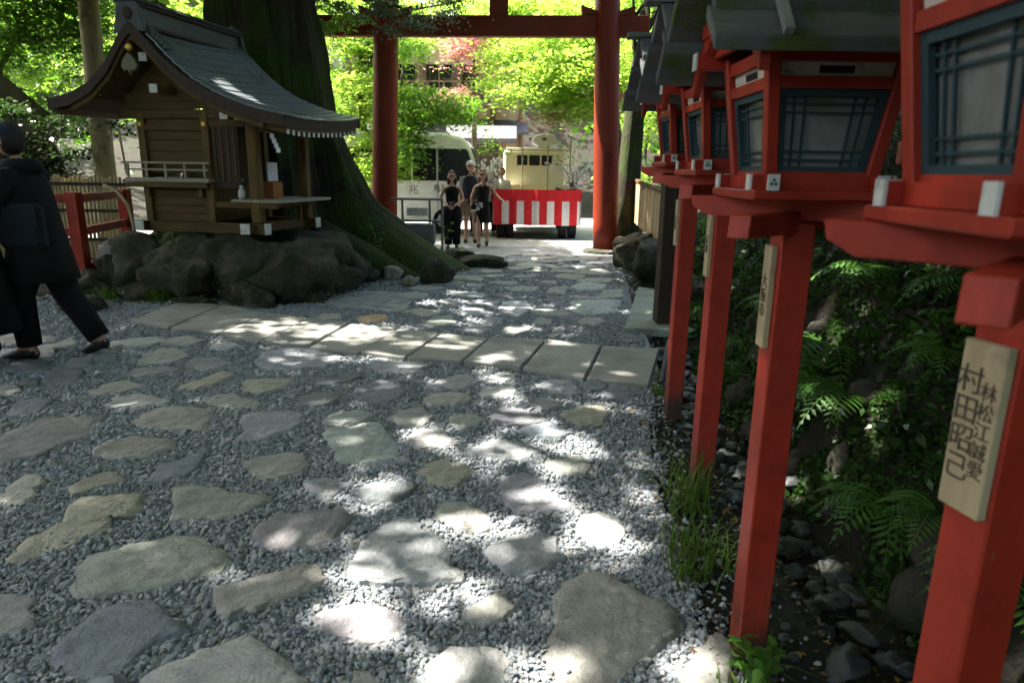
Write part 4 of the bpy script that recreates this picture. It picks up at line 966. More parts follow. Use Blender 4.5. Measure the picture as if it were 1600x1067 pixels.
# pendant and gilt boss at the apex
gp = G().prism([(-1.06, 2.88), (-1.14, 2.80), (-1.17, 2.72), (-1.12, 2.67), (-1.08, 2.69), (-1.06, 2.62), (-1.04, 2.69), (-1.0, 2.67), (-.95, 2.72), (-.98, 2.80)][::-1], 'y', -.475, -.43).obj('gable_pendant', 'gilt_pale', H, bevel=.006)
G().ell((-1.06, -.44, 2.93), (.05, .025, .045), 10, 6).obj('gilt_boss', 'gold', gp, smooth=True)
# box ridge with end ornaments
hb('ridge_box', (-1.06, .62, 3.28), (.22, 1.94, .26), 'ridge_dark', .006); 
for z, w in ((3.40, .3), (3.17, .32)): hb('ridge_moulding', (-1.06, .62, z), (w, 2.0, .035), 'dark_wood', .004)
hb('ridge_cap', (-1.06, .62, 3.447), (.36, 2.08, .05), 'ridge_dark', .01, top=(.7, 1))
for y in (-.38, 1.62):
    q = G().prism([(-1.27, 3.1), (-.85, 3.1), (-.9, 3.3), (-.93, 3.46), (-1.06, 3.56), (-1.19, 3.46), (-1.22, 3.3)], 'y', y - .03, y + .03).obj('ridge_end_tile', 'ridge_dark', H, bevel=.008)
    G().ell((-1.06, y - .035 if y < 0 else y + .035, 3.3), (.07, .02, .07), 10, 6).obj('crest_boss', 'dark_wood', q)
for k in range(5):
    x, z = PROF[6][0] + .05 + k * .035, 3.02 - k * .035
    hb('ridge_wing', (-.86 + k * .05, -.3, 3.13 - k * .045), (.06, .1, .07), 'ridge_dark', .01)
# white-tipped rafter ends under the front eave
for k in range(16):
    y = -.28 + k * .122
    rf = G().beam((.3, y, 2.07 + lift(y)), (.79, y, 1.975 + lift(y)), .045, .05).obj('rafter', 'old_wood_h', H)
    G().box((.795, y, 1.974 + lift(y)), (.01, .049, .052)).obj('white_end', 'white', rf)
# furnishings of the porch: things of their own
o = G().box((0, 0, .13), (.02, .22, .26)).obj('paper_notice', 'paper_white', loc=tuple(sh(.02, .62, 1.42))); o.rotation_euler = (0, 0, TH); tag(o, 'white paper notice standing on the shrine porch behind the post', 'notice')
o = thing('offering_box', 'orange wooden offering box on the shrine porch', 'offering box', tuple(sh(.02, .6, 1.2235)), TH)
G().box((0, 0, .1), (.16, .24, .2)).obj('box_body', 'orange', o, bevel=.004)
for k in range(4): G().box((0, -.09 + k * .06, .21), (.15, .02, .018)).obj('slat', 'orange', o)
o = thing('white_vase', 'small white vase standing by the shrine porch post', 'vase', tuple(sh(-.08, .05, 1.2235)), TH)
G().loft([[(r * math.cos(a), r * math.sin(a), z) for a in [2 * math.pi * i / 12 for i in range(12)]] for r, z in ((.03, 0), (.045, .05), (.04, .1), (.018, .14), (.022, .17))]).obj('vase_body', 'white', o, smooth=True)
o = thing('paper_streamer', 'white zigzag paper streamer hanging under the shrine eave', 'streamer', tuple(sh(.34, .1, 2.02)), TH)
for k in range(4): G().box((.02 + k * .024, 0, -.035 - k * .055), (.055, .006, .058), 0).obj('paper_fold', 'paper_white', o)
G().tube([(-.22, -.02, .06), (.02, 0, 0)], .008, 6).obj('cord', 'pale_wood', o)
# bent spout pipe at the shrine's near-left corner
o = thing('bamboo_spout', 'thin bent pale pole standing beside the red fence post', 'pole', tuple(sh(-1.62, -.1, .75)))
G().tube([(-.28, 0, .62), (-.12, .0, .55), (.0, 0, .38), (.04, 0, .15), (.05, 0, 0)], .022, 7).obj('bent_pole', 'bamboo', o, smooth=True)
G().tube([(-.02, .1, .75), (-.06, .1, 1.3)], .014, 6).obj('upright', 'bamboo', o)

# rock plinth
RB = thing('rock_plinth', 'mound of big mossy rocks carrying the small shrine', 'rock base', tuple(O))
rocks = [((-1.5, -.05, .36), (.5, .46, .46), 1), ((-.75, -.2, .36), (.5, .5, .47), 2), ((-.02, -.12, .37), (.5, .55, .47), 3), ((.58, .12, .38), (.46, .6, .5), 4), ((-2.0, .2, .3), (.4, .45, .4), 5), ((-.6, 1.0, .34), (1.5, .9, .46), 6), ((.55, 1.2, .36), (.5, .8, .48), 7), ((.85, .6, .2), (.3, .4, .34), 8),
         ((-1.2, -.55, .12), (.3, .2, .2), 9), ((.3, -.52, .12), (.36, .22, .22), 10), ((-2.15, -.2, .12), (.3, .28, .26), 11), ((-.35, -.66, .06), (.22, .16, .13), 12), ((.9, -.1, .08), (.24, .2, .16), 13)]
for c, r, sd in rocks:
    w = U * c[0] + V_ * c[1]; k = .85 + .3 * math.sin(sd * 7)
    boulder((w.x, w.y, c[2] - .075), [q * 1.03 for q in r], 'rock', 'boulder', RB, seed=sd * 5 + 2, sub=4, amp=.24, rot=TH + .15 * math.sin(sd * 3), col=(k, k * .98, k * .9, 1), flat=.6, box=.74)
for px, r, m_, lb in (((-1.12, 9.95, .13), (.3, .3, .27), 'rock', 'mossy grey rock poking up at the edge of the path by the tree roots'), ((-1.85, 10.3, .1), (.25, .2, .16), 'pale_rock', 'pale sunlit rock lying left of the mossy grey rock'),
                     ((-2.25, 10.0, .08), (.3, .25, .16), 'rock', 'low rock between the plinth and the pale rock'), ((-1.5, 9.75, .05), (.2, .16, .1), 'pale_rock', 'flat pale stone in front of the mossy grey rock'), ((-.55, 11.8, .1), (.5, .3, .16), 'rock', 'flat dark rock at the path edge near the standing visitors'),
                     ((-5.35, 9.35, .35), (.35, .3, .35), 'pale_rock', 'pale rock under the red fence rails'), ((-4.75, 8.55, .2), (.35, .3, .3), 'rock', 'dark rock left of the shrine base'), ((-4.9, 7.6, .06), (.3, .25, .12), 'rock', 'low rock beside the left end of the slab row'),
                     ((-1.0, 12.2, .12), (.35, .3, .22), 'rock', 'dark rock at the foot of the giant tree root'), ((2.35, 13.6, .2), (.4, .35, .3), 'rock', 'rock right of the torii pillar foot'), ((2.2, 12.0, .25), (.4, .5, .35), 'rock', 'grey rock below the board fence'), ((2.15, 10.4, .3), (.4, .5, .4), 'rock', 'mossy rock nearest the dark pillar')):
    o = boulder((0, 0, 0), r, m_, 'rock', None, seed=int(px[1] * 31), rot=px[0]); o.location = px; o.color = (1, 1, .95, 1); tag(o, lb, 'rock')
# ------------------------------------------------------------------ giant tree
GT = thing('giant_tree', 'huge mossy old tree with flaring buttress roots behind the shrine', 'tree', (-4.1, 11.7, 0))
def giant_trunk():
    g = G(); rings = []; n = 150; rg = random.Random(4)
    lv = [(-.3, 2.35), (0.0, 2.2), (.25, 1.95), (.5, 1.72), (.8, 1.48), (1.2, 1.28), (1.7, 1.12), (2.3, 1.0), (3.0, .9), (4.0, .82), (5.5, .76), (7.5, .68), (10, .55)]
    lv2 = []
    for (za, ra), (zb, rb) in zip(lv, lv[1:]):
        m = max(2, int((zb - za) / .13)) if za < 4.5 else 3
        lv2 += [(za + (zb - za) * q / m, ra + (rb - ra) * q / m) for q in range(m)]
    for z, r in lv2 + [lv[-1]]:
        f = max(0, 1 - z / 2.6); ring = []
        for k in range(n):
            a = 2 * math.pi * k / n
            lob = .22 * f * math.cos(5 * a + .5) + .10 * f * math.cos(9 * a + 1.7) + .05 * math.cos(7 * a + z) + .035 * math.cos(17 * a + z * .4)
            ext = .4 * f ** 1.2 * max(0, math.cos(a + .12)) ** 3          # the long root running to the right
            w_ = mnoise.noise(Vector((math.cos(a) * 2.5, math.sin(a) * 2.5, z * .35))) * 2.6
            rdg = abs(math.sin(13 * a + w_ * 2)) * .045 + abs(math.sin(29 * a - w_ * 3 + z * .2)) * .022 + .05 * mnoise.noise(Vector((math.cos(a) * 9, math.sin(a) * 9, z * 1.6)))
            lob += rdg - .04
            nn = .12 * mnoise.noise(Vector((math.cos(a) * 3, math.sin(a) * 3, z * .8)))
            rr_ = r * (1 + lob + nn) + ext
            cx = .12 * min(z, 2.5) / 2.5
            ring.append((cx - .05 * max(0, z - 3) + rr_ * math.cos(a), rr_ * math.sin(a), z))
        rings.append(ring)
    g.loft(rings); return g.obj('trunk', 'bark', GT, smooth=True)
giant_trunk()
rg_ = random.Random(3); g = G()
limbs(g, [((0, 0, 5.6), (-.4, -.9, .5)), ((.1, 0, 6.2), (.9, -.5, .5)), ((0, 0, 6.8), (.5, .8, .5)), ((0, 0, 7.2), (-.9, .3, .6)), ((0, 0, 8.5), (.4, -.6, .8)), ((0, 0, 9), (-.5, .5, .8))], rg_, 6.5, .24, 2, .3)
g.obj('limb', 'bark_plain', GT, smooth=True)
# roots running out over the ground
for pts, r in (([(1.1, -1.3, .5), (1.9, -1.5, .28), (2.3, -1.3, .1), (2.7, -1.3, -.04)], (.4, .26, .15, .06)), ([(1.5, -.2, .75), (2.1, .05, .42), (2.3, .1, .2), (2.6, .1, -.05)], (.5, .36, .2, .08)), ([(.2, -1.6, .5), (.6, -2.1, .25), (1.0, -2.3, .02)], (.4, .25, .1))):
    G().tube(pts, r, 10).obj('root', 'bark', GT, smooth=True)

# sun-pierced crown overhead: leaf sprays at 6-10 m, with openings where the photograph's sun flecks fall
def lit(q):
    """share of sun let through for ground spots q (n,2)"""
    out = np.zeros(len(q))
    for x, y, rx, ry, s in FLECKS:
        d = ((q[:, 0] - x) / (rx * 1.15)) ** 2 + ((q[:, 1] - y) / (ry * 1.15)) ** 2
        out = np.maximum(out, s * np.exp(-.75 * d ** 1.3))
    # thinner foliage over the middle of the path: many faint flecks
    k = np.clip(1.3 - ((q[:, 0] + .05) / 1.15) ** 2, 0, 1) * np.clip((q[:, 1] - 1.0) / .8, 0, 1)
    pn = np.array([mnoise.noise(Vector((a * 2.6, b * 2.2, 7.7))) for a, b in q])
    return np.maximum(out, k * np.clip(pn * 1.5 + .42, 0, .85))
FLECKS = [(.40, 2.82, .26, .30, 1), (.22, 3.15, .2, .28, 1), (.62, 3.2, .14, .3, .8), (-.12, 2.02, .42, .22, .8), (.1, 2.35, .16, .14, .5), (-.5, 2.62, .14, .12, .9), (-.98, 2.87, .13, .09, .45), (.45, 1.95, .1, .1, .6),
          (-1.6, 6.62, .75, .5, 1), (-2.4, 6.8, .5, .4, .9), (-.75, 6.2, .5, .35, .45), (-1.5, 5.75, .7, .22, .75), (-.05, 5.05, .2, .14, .9), (-.02, 4.7, .22, .14, .8), (.22, 4.2, .26, .12, .9), (.62, 4.45, .16, .15, .75), (-.55, 4.95, .12, .1, .5), (.42, 3.95, .1, .1, .5), (.75, 5.75, .22, .2, .6), (1.25, 5.75, .2, .15, .5),
          (-1.95, 8.35, .55, .35, 1), (-1.1, 8.4, .6, .4, .9), (-.45, 8.1, .6, .55, .9), (-.6, 9.3, .7, .6, .85), (-.7, 10.2, .6, .45, .85), (.3, 9.0, .3, .3, .35), (-1.6, 10.0, .4, .3, .8),
          (-.2, 13.6, 1.2, .7, .5), (1.6, 13.3, .6, .6, .7), (.8, 12.3, .8, .4, .4), (2.42, 4.15, .14, .16, .9), (2.38, 3.9, .1, .12, .7), (1.84, 3.5, .1, .1, .8), (2.4, 12.4, .5, .6, .5), (1.95, 6.3, .2, .2, .5)]
# openings for single sunlit things above the ground: fern fronds, the hanging spray, a strip of the shrine roof
for x, y, z, r, st in ((2.1, 4.3, .75, .36, 1), (1.98, 3.55, .4, .2, .8), (1.84, 3.5, .1, .12, .8), (-3.2, 13.2, 4.4, .9, .8), (-2.0, 12.9, 4.3, .7, .8), (-1.2, 12.9, 4.3, .6, .9), (-3.0, 8.75, 2.4, .3, .8), (-2.75, 9.4, 2.4, .35, .7), (-2.3, 11.6, .6, .3, .4)):
    FLECKS.append((x - SUNV[0] * z / SUNV[2], y - SUNV[1] * z / SUNV[2], r, r, st))
def canopy(name, n, x0, x1, y0, y1, z0, z1, size, mat, parent, seed, at=(0, 0, 0)):
    rg = np.random.default_rng(seed)
    q = np.stack([rg.uniform(x0, x1, n), rg.uniform(y0, y1, n)], 1); z = rg.uniform(z0, z1, n)
    p = np.concatenate([q + SUNV[None, :2] * (z / SUNV[2])[:, None], z[:, None]], 1)
    keep = rg.random(n) > lit(q) * .995
    p = p[keep] - np.array(at)
    return leaves(name, p, size, mat, parent, flat=.6, seed=seed, aspect=.75)
canopy('crown', 84000, -6.5, 1.2, -9, 14.9, 8.5, 13, .2, 'forest', GT, 21, (-4.1, 11.7, 0))
BT = thing('bank_shade_tree', 'unseen tall tree added on the bank to shade the lanterns', 'tree', (4.6, 5.2, 3.0))  # out of view, put here so its crown shades bank and lanterns
trunk_mesh([(0, 0, -.6), (-.05, 0, 1.5), (-.1, .1, 3.5), (-.2, .1, 6)], (.42, .34, .28, .18), 14, 2).obj('trunk', 'bark_plain', BT, smooth=True)
g = G(); limbs(g, [((-.1, 0, 3), (-.9, -.2, .4)), ((-.1, .1, 3.6), (-.5, .8, .4)), ((-.1, .1, 4), (.6, -.5, .5)), ((-.15, .1, 4.6), (-.6, -.7, .5))], rg_, 4.5, .16, 2); g.obj('limb', 'bark_plain', BT, smooth=True)
canopy('crown', 40000, 1.0, 11, -9, 13.5, 8, 12, .29, 'forest', BT, 22, (4.6, 5.2, 3.0))

def shade_boughs(name, n, lo, hi, size, mat, parent, seed, at):
    """unseen foliage added just above the view to darken what stands below"""
    p = np.random.default_rng(seed).uniform(lo, hi, (n, 3))
    q = p[:, :2] - SUNV[None, :2] * (p[:, 2:] / SUNV[2])
    p = p[np.random.default_rng(seed + 1).random(n) > lit(q) * .995] - np.array(at)
    return leaves(name, p, size, mat, parent, .7, seed=seed, aspect=.75)
shade_boughs('shade_boughs', 5200, (-8.5, 8.3, 4.7), (-2.3, 14.5, 6.6), .3, 'forest', GT, 61, (-4.1, 11.7, 0))  # added out of view to darken the shrine and the trunk
shade_boughs('shade_boughs', 5200, (1.5, -1.0, 3.3), (5.5, 7.0, 5.2), .26, 'forest', BT, 63, (4.6, 5.2, 3.0))  # added out of view to hold skylight off bank and lanterns
LT = thing('left_shade_tree', 'unseen broad tree added to shade the ground behind the red fence', 'tree', (-11.6, 9.5, 0))  # unseen tree, added only to darken the left side
trunk_mesh([(0, 0, -.3), (.05, 0, 1.5), (.1, .1, 4), (.2, .1, 7)], (.4, .33, .26, .15), 12, 6).obj('trunk', 'bark_plain', LT, smooth=True)
g = G(); limbs(g, [((.1, .1, 4), (.9, -.2, .4)), ((.1, .1, 5), (.3, .9, .4)), ((.1, .1, 5.5), (-.8, -.3, .5))], rg_, 4, .15, 2); g.obj('limb', 'bark_plain', LT, smooth=True)
canopy('crown', 16000, -13, -6, 3.0, 11, 6.2, 9.5, .36, 'forest', LT, 23, (-11.6, 9.5, 0))

bq = G().tube([(.5, .4, 5.0), (.9, .9, 4.75), (1.4, 1.4, 4.5), (2.0, 1.6, 4.55)], (.05, .035, .02, .008), 6).obj('hanging_branch', 'bark_plain', GT)
P = np.concatenate([clump_points([(.55, 1.5, 4.55, .45, .3, .2), (1.1, 1.6, 4.35, .4, .3, .16), (.75, 1.5, 4.0, .35, .3, .22), (1.75, 1.7, 4.65, .4, .3, .12), (.5, 1.4, 3.5, .25, .25, .2)], 1300, 16, .24, 40, .02)])
leaves('hanging_spray', P, .075, 'maple', bq, .9, True, 13, .3, .5)
# a cedar-like spray of the giant tree hanging in front of the torii
sp = G().tube([(.6, .3, 4.9), (1.4, 1.0, 4.55), (2.2, 1.2, 4.3), (3.2, 1.3, 4.5)], (.05, .035, .02, .008), 6).obj('hanging_branch', 'bark_plain', GT)
P = np.concatenate([clump_points([(1.0, 1.0, 4.5, .5, .3, .22), (1.7, 1.1, 4.35, .45, .3, .2), (2.4, 1.2, 4.2, .4, .3, .2), (2.9, 1.25, 4.45, .4, .3, .22), (3.2, 1.25, 4.7, .4, .3, .2), (2.0, 1.2, 4.0, .3, .2, .12)], 4600, 6, .22, 40, .02)])
leaves('hanging_spray', P, .075, 'cedar', sp, .9, False, 3, .3, .5)

# ------------------------------------------------------------------ trees behind
def tree(name, label, base, h, r0, clumps, n, size, mat, bark='bark_plain', seed=0, star=True, spray=.5, lean=(0, 0), group=None, per=45, nl=7):
    T = thing(name, label, 'tree', base, 0, group)
    rg = random.Random(seed)
    pts = [(lean[0] * t ** 1.4, lean[1] * t ** 1.4, h * t - (.3 if t == 0 else 0)) for t in (0, .2, .45, .7, 1)]
    trunk_mesh(pts, [r0 * 1.35, r0, r0 * .85, r0 * .62, r0 * .3], 10, seed).obj('trunk', bark, T, smooth=True)
    g = G()
    st = []
    for k in range(nl):
        c = clumps[k % len(clumps)]; t = rg.uniform(.45, .95); s = Vector((lean[0] * t ** 1.4, lean[1] * t ** 1.4, h * t)); e = Vector(c[:3]) - Vector(base)
        st.append((s, e - s + Vector((rg.uniform(-.5, .5), rg.uniform(-.5, .5), .4))))
    for s, d in st: limbs(g, [(s, d)], rg, max(1.0, min(5, d.length * .9)), r0 * .32, 1)
    g.obj('branches', bark, T, smooth=True)
    P = clump_points([(c[0] - base[0], c[1] - base[1], c[2] - base[2], *c[3:]) for c in clumps], n, seed + 50, spray, per)
    leaves('crown', P, size, mat, T, .75, star, seed + 9, .6)
    return T
TG = 'trees behind the torii and along the left'
tree('maple_tree', 'bright green maple arching over the cream truck between the torii pillars', (2.9, 18.6, 0), 4.6, .13, [(1.1, 17.6, 4.0, 1.1, .9, .5), (.3, 17.9, 3.5, .9, .8, .35), (1.6, 17.7, 3.2, .8, .8, .4), (.9, 18.2, 4.8, 1.6, 1.0, .5), (2.4, 18.0, 4.2, 1.0, 1.0, .6), (.1, 19, 4.3, .9, .8, .4), (1.3, 19.5, 5.6, 2.2, 1.2, .6), (.2, 20, 5.9, 1.8, 1, .7), (-.9, 20.2, 5.9, 1.2, .8, .6), (2.2, 19.6, 5.0, 1.2, .9, .7), (1.4, 18.6, 3.7, 1.3, .8, .9), (-.3, 18.6, 3.9, .7, .6, .4), (-.3, 19.4, 4.7, .6, .5, .4)], 31000, .085, 'maple_yellow', seed=1, lean=(-.6, -.3), group=TG)
tree('maple_tree', 'green maple with low boughs between the giant tree and the left torii pillar', (-3.9, 18.3, 0), 4.8, .13, [(-3.6, 17.6, 3.6, .9, .8, .6), (-3.4, 17.4, 2.4, .75, .6, .5), (-3.9, 18.0, 4.7, 1.4, .9, .6), (-2.9, 17.8, 4.6, 1.0, .8, .4), (-3.1, 17.2, 1.6, .5, .5, .5), (-3.7, 17.9, 1.5, .7, .6, .6), (-4.6, 18.4, 3.2, .8, .8, .8), (-3.1, 17.3, 3.0, .5, .5, .5), (-2.6, 19, 5.6, 1.5, .9, .6), (-4.3, 18.6, 5.4, 1.3, .9, .8), (-3.5, 18.4, 3.0, 1.2, .7, 1.2)], 22000, .085, 'maple_yellow', seed=2, group=TG)
tree('maple_tree', 'darker maple drooping over the white minibus just right of the left torii pillar', (-3.05, 16.4, 0), 3.9, .09, [(-2.3, 16.2, 2.75, .75, .5, .32), (-2.5, 16.0, 2.1, .25, .3, .5), (-1.3, 16.7, 3.1, .5, .4, .3), (-1.75, 16.4, 2.8, .55, .45, .2), (-2.4, 15.9, 2.3, .35, .35, .42), (-2.2, 16.6, 3.3, .7, .6, .3), (-1.5, 16.7, 2.95, .5, .4, .25), (-2.45, 16.0, 4.2, .5, .5, .25)], 6500, .075, 'maple', seed=3, lean=(.5, .1), group=TG)
tree('maple_tree', 'red leaved maple in front of the inn balcony', (-1.3, 22.6, 0), 5.0, .11, [(-1.3, 22.4, 5.35, 1.3, .9, .4), (-.7, 22.6, 4.9, .9, .7, .3), (-2.0, 22.6, 3.95, .55, .5, .22), (-.9, 22.3, 5.9, 1.0, .8, .3)], 4200, .1, 'maple_red', seed=4, group=TG)
tree('maple_tree', 'maple with reddish tinged boughs low beside the right torii pillar', (3.2, 19.6, 0), 3.8, .1, [(1.7, 18.9, 3.35, .55, .5, .16), (.9, 18.7, 3.05, .5, .4, .13), (2.6, 19.0, 3.6, .5, .5, .3), (1.5, 18.8, 3.1, .5, .35, .13)], 1800, .08, 'maple_red', seed=14, lean=(-.6, -.3), group=TG)
tree('broadleaf_tree', 'green tree filling the gap between the shrine roof and the frame left edge', (-11.5, 15.5, 0), 5.5, .22, [(-10.2, 15, 4.2, 1.5, 1.2, .9), (-11.6, 14.6, 3.6, 1.2, 1.0, .9), (-9.2, 15.2, 5.0, 1.2, 1.1, .7), (-8.6, 15.6, 3.4, .8, .9, .7), (-10.8, 14.6, 2.6, 1.0, .9, .6), (-12.5, 15, 4.8, 1.5, 1.3, .9), (-9.4, 14.8, 2.7, .8, .7, .5), (-10.5, 14.5, 5.2, 2.2, 1, .9), (-8.8, 15, 4.2, 1.0, .9, .8)], 24000, .1, 'maple', seed=5, group=TG)
tree('broadleaf_tree', 'pale green tree farther back on the left, above the shrine roof', (-10.5, 21, 0), 7, .25, [(-10.5, 20.5, 5.5, 2.5, 1.5, 1.2), (-13, 20, 4.5, 2, 1.4, 1.3), (-8, 20.5, 6.3, 2, 1.4, 1.0), (-14.8, 20, 6, 2, 1.5, 1.3), (-9, 20.5, 3.6, 1.6, 1.3, 1.0)], 14000, .13, 'maple_yellow', seed=6, group=TG)
tree('camellia_bush', 'dark glossy leaved bush behind the bamboo screen at far left', (-8.9, 13.0, 0), 2.2, .08, [(-9.2, 12.8, 2.1, .9, .7, .7), (-8.3, 12.9, 1.9, .6, .6, .6), (-10.0, 13, 1.7, .8, .7, .7), (-8.4, 13.2, 1.3, .6, .5, .5), (-7.7, 13.3, 2.4, .4, .5, .5)], 5200, .1, 'dark_leaf', seed=7, star=False, spray=.3)
tree('leaning_tree', 'dark leaning tree hugging the right torii pillar from behind', (2.42, 15.2, 0), 5.5, .27, [(3.0, 16, 5.6, 1.2, 1.0, .6), (3.9, 16, 5.0, 1.0, 1, .6), (2.9, 17, 4.9, .6, .7, .4)], 3200, .09, 'maple', 'bark', seed=8, lean=(.32, .5), group=TG)
tree('broadleaf_tree', 'tree showing pale green leaves right of the right torii pillar', (4.6, 21, .5), 6, .2, [(3.6, 20.5, 3.0, .7, .8, .5), (3.9, 20.5, 5.2, 1.2, 1.0, .8), (5.2, 20.5, 4.2, 1.2, 1.0, 1.0), (3.4, 21, 1.6, .6, .8, .5)], 6500, .1, 'maple_yellow', seed=10, group=TG)
for i, (lb, x, y, r0, h) in enumerate((('pale straight trunk rising just left of the shrine roof', -7.62, 13.0, .185, 9), ('dark trunk standing behind the shrine ridge', -7.5, 15.0, .3, 10), ('slender dark trunk between shrine ridge and giant tree', -6.1, 16.2, .28, 10), ('thick trunk far right beyond the lantern roofs', 4.2, 17.6, .32, 9))):
    T = thing('cedar_tree', lb, 'tree', (x, y, 0), 0, 'straight cedar trunks')
    bt = ('pale_bark', 'bark', 'bark', 'pale_bark')[i]
    trunk_mesh([(0, 0, -.2), (.02, 0, .5), (.05, 0, 2.5), (.1, .1, 6), (.1, .1, h)], (r0 * 1.25, r0, r0 * .95, r0 * .85, r0 * .55), 14, i, .05).obj('trunk', bt, T, smooth=True)
    P = clump_points([(0, 0, h - .5, 2.2, 2.2, 1.6), (.5, .4, h - 2, 2.0, 2, .9)], 2600, 70 + i, .5, 40); leaves('crown', P, .16, 'forest', T, .5, False, 80 + i)
# far wood closing the view
P = clump_points([(-26, 40, 8, 10, 5, 7), (-14, 38, 8, 9, 5, 7), (-3, 42, 9, 9, 5, 7), (8, 40, 8, 9, 5, 7), (20, 40, 8, 10, 5, 7), (-24, 28, 5, 6, 4, 5), (12, 30, 5, 5, 4, 5), (20, 24, 5, 6, 5, 6), (-17, 26, 6, 4, 3, 4), (-3, 33, 9.5, 6, 2, 2.5), (6, 29, 5, 3.5, 2, 4)], 42000, 31, 1.0, 50, .12)
tag(leaves('distant_wood', P, .34, 'maple', None, .4, False, 33, .8), None, None, kind='stuff')

# unseen trees added behind and beside the camera to keep skylight off near faces
P = clump_points([(-10, -11, 6, 7, 3, 6), (0, -13, 6, 7, 3, 6), (10, -10, 6, 6, 4, 6), (11, 2, 7, 3, 6, 5), (-15, 0, 7, 2.5, 5, 5)], 15000, 36, 1.0, 50, .12)
tag(leaves('sky_block_trees', P, .55, 'forest', None, .4, False, 37, .8), None, None, kind='stuff')

# ------------------------------------------------------------------ left: fence, screen, building edge
o = thing('red_fence', 'low red wooden rail fence running from the shrine rocks behind the people', 'fence', (-5.7, 9.0, 0))
posts = [Vector((0, 0, 0)), Vector((-.32, 1.75, 0)), Vector((-1.5, -.35, 0)), Vector((-2.9, -.6, 0))]
for p in posts: G().box((p.x, p.y, .62), (.15, .15, 1.3)).obj('post', 'red', o, bevel=.006)
for a, b in ((posts[0], posts[1]), (posts[2], posts[0]), (posts[3], posts[2])):
    for z in (.28, .76, 1.19):
        d = (b - a).normalized() * .072
        G().beam((a.x + d.x, a.y + d.y, z), (b.x - d.x, b.y - d.y, z), .07, .11).obj('rail', 'red', o, bevel=.005)
o = thing('bamboo_screen', 'split bamboo screen fence behind the red rails at left', 'screen', (-8.4, 12.1, 0))
for k in range(46): G().tube([(-1.5 + k * .07, 0, 0), (-1.5 + k * .07, .0, 1.42 + .03 * math.sin(k * 5))], .027, 6).obj('bamboo_strip', 'bamboo', o)
for z in (.35, .85, 1.3): G().beam((-1.55, -.04, z), (1.7, -.04, z), .04, .05).obj('crosspiece', 'dark_wood', o)
o = thing('old_hut', 'brown roofed hut with a sagging eave at the left edge', 'hut', (-10.3, 13.0, 0))
G().box((-.8, .6, 1.1), (3.0, 2.4, 2.2)).obj('wall', 'dark_wood', o)
G().hexa([(-3, -1.1, 2.25), (.95, -1.1, 2.15), (.95, 2.3, 2.15), (-3, 2.3, 2.25)], [(-3, -1.1, 2.42), (.95, -1.1, 2.27), (.6, .6, 3.3), (-3, .6, 3.4)]).obj('roof', 'thatch', o)
G().box((.45, -.62, .75), (.9, .04, 1.5)).obj('plank_panel', 'old_wood', o)

# board fence and posts on the right beyond the lanterns
o = thing('board_fence', 'tan wooden board fence running away on the right bank', 'fence', (2.42, 11.2, .45))
a, b = Vector((0, 0, 0)), Vector((.22, 4.4, .18))
n = 24
for k in range(n):
    p = a.lerp(b, (k + .5) / n); G().box((p.x, p.y, p.z + .42), (.022, .165, .86 + .02 * math.sin(k * 3)), rz=math.atan2(-.22, 4.4)).obj('board', 'fence_board', o).color = [(.6 + .4 * ((k * 7) % 5) / 4)] * 3 + [1]
G().beam((a.x, a.y, .87), (b.x, b.y, .87 + .18), .07, .05).obj('cap_rail', 'old_wood_h', o)
for k in range(4): p = a.lerp(b, k / 3); G().box((p.x + .06, p.y, p.z + .38), (.08, .08, 1.0)).obj('post', 'old_wood', o)

# metal barrier by the root of the giant tree
o = thing('metal_barrier', 'grey metal barrier with a white plate beside the root of the giant tree', 'barrier', (-1.95, 14.0, 0))
for x in (-.3, .25, .5): G().tube([(x, 0, 0), (x, 0, 1.05)], .025, 8).obj('upright', 'grey_metal', o)
for z in (1.05, .62): G().tube([(-.55, 0, z), (.52, 0, z)], .025, 8).obj('rail', 'grey_metal', o)
G().box((.0, -.01, .8), (.42, .02, .16)).obj('plate', 'white', o); G().box((-.05, -.02, .36), (.8, .3, .42)).obj('trough', 'grey_metal', o, bevel=.02)

# ------------------------------------------------------------------ inn behind the road
IN = thing('inn_building', 'two storey tan inn with a timber balcony behind the maples', 'building', (-2.3, 27, 0))
G().box((-.6, 2, 3.4), (6.4, 4, 6.8)).obj('wall', 'plaster', IN)
G().hexa([(-4.4, -.9, 6.75), (3.2, -.9, 6.75), (3.2, 5, 6.75), (-4.4, 5, 6.75)], [(-4.4, -.9, 6.9), (3.2, -.9, 6.9), (3.0, 2, 8.4), (-4.2, 2, 8.4)]).obj('roof', 'roof_grey', IN)
G().hexa([(-4.2, -.8, 2.95), (2.8, -.8, 2.95), (2.8, 0, 3.1), (-4.2, 0, 3.1)], [(-4.2, -.8, 3.03), (2.8, -.8, 3.03), (2.8, -.02, 3.5), (-4.2, -.02, 3.5)]).obj('lower_eave', 'roof_grey', IN)
for x in (-3.2, -1.9, -.55, .75):
    w = G().box((x, -.02, 4.75), (.95, .06, 1.35)).obj('window', 'glass_dark', IN)
    for s in (-.5, 0, .5): G().box((x + s, -.06, 4.75), (.06, .05, 1.4)).obj('frame', 'inn_wood', w)
for x in (-3.9, -2.55, -1.2, .1, 1.45, 2.5): G().box((x, -.06, 3.4), (.16, .14, 6.7)).obj('timber_post', 'inn_wood', IN)
bl = G().box((-.6, -.45, 3.98), (5.4, .85, .1)).obj('balcony', 'inn_wood', IN)
for z in (4.25, 4.5, 4.75): G().box((-.6, -.85, z), (5.4, .05, .05)).obj('rail', 'inn_wood', bl)
for k in range(10): G().box((-3.2 + k * .58, -.85, 4.4), (.05, .05, .75)).obj('baluster', 'inn_wood', bl)
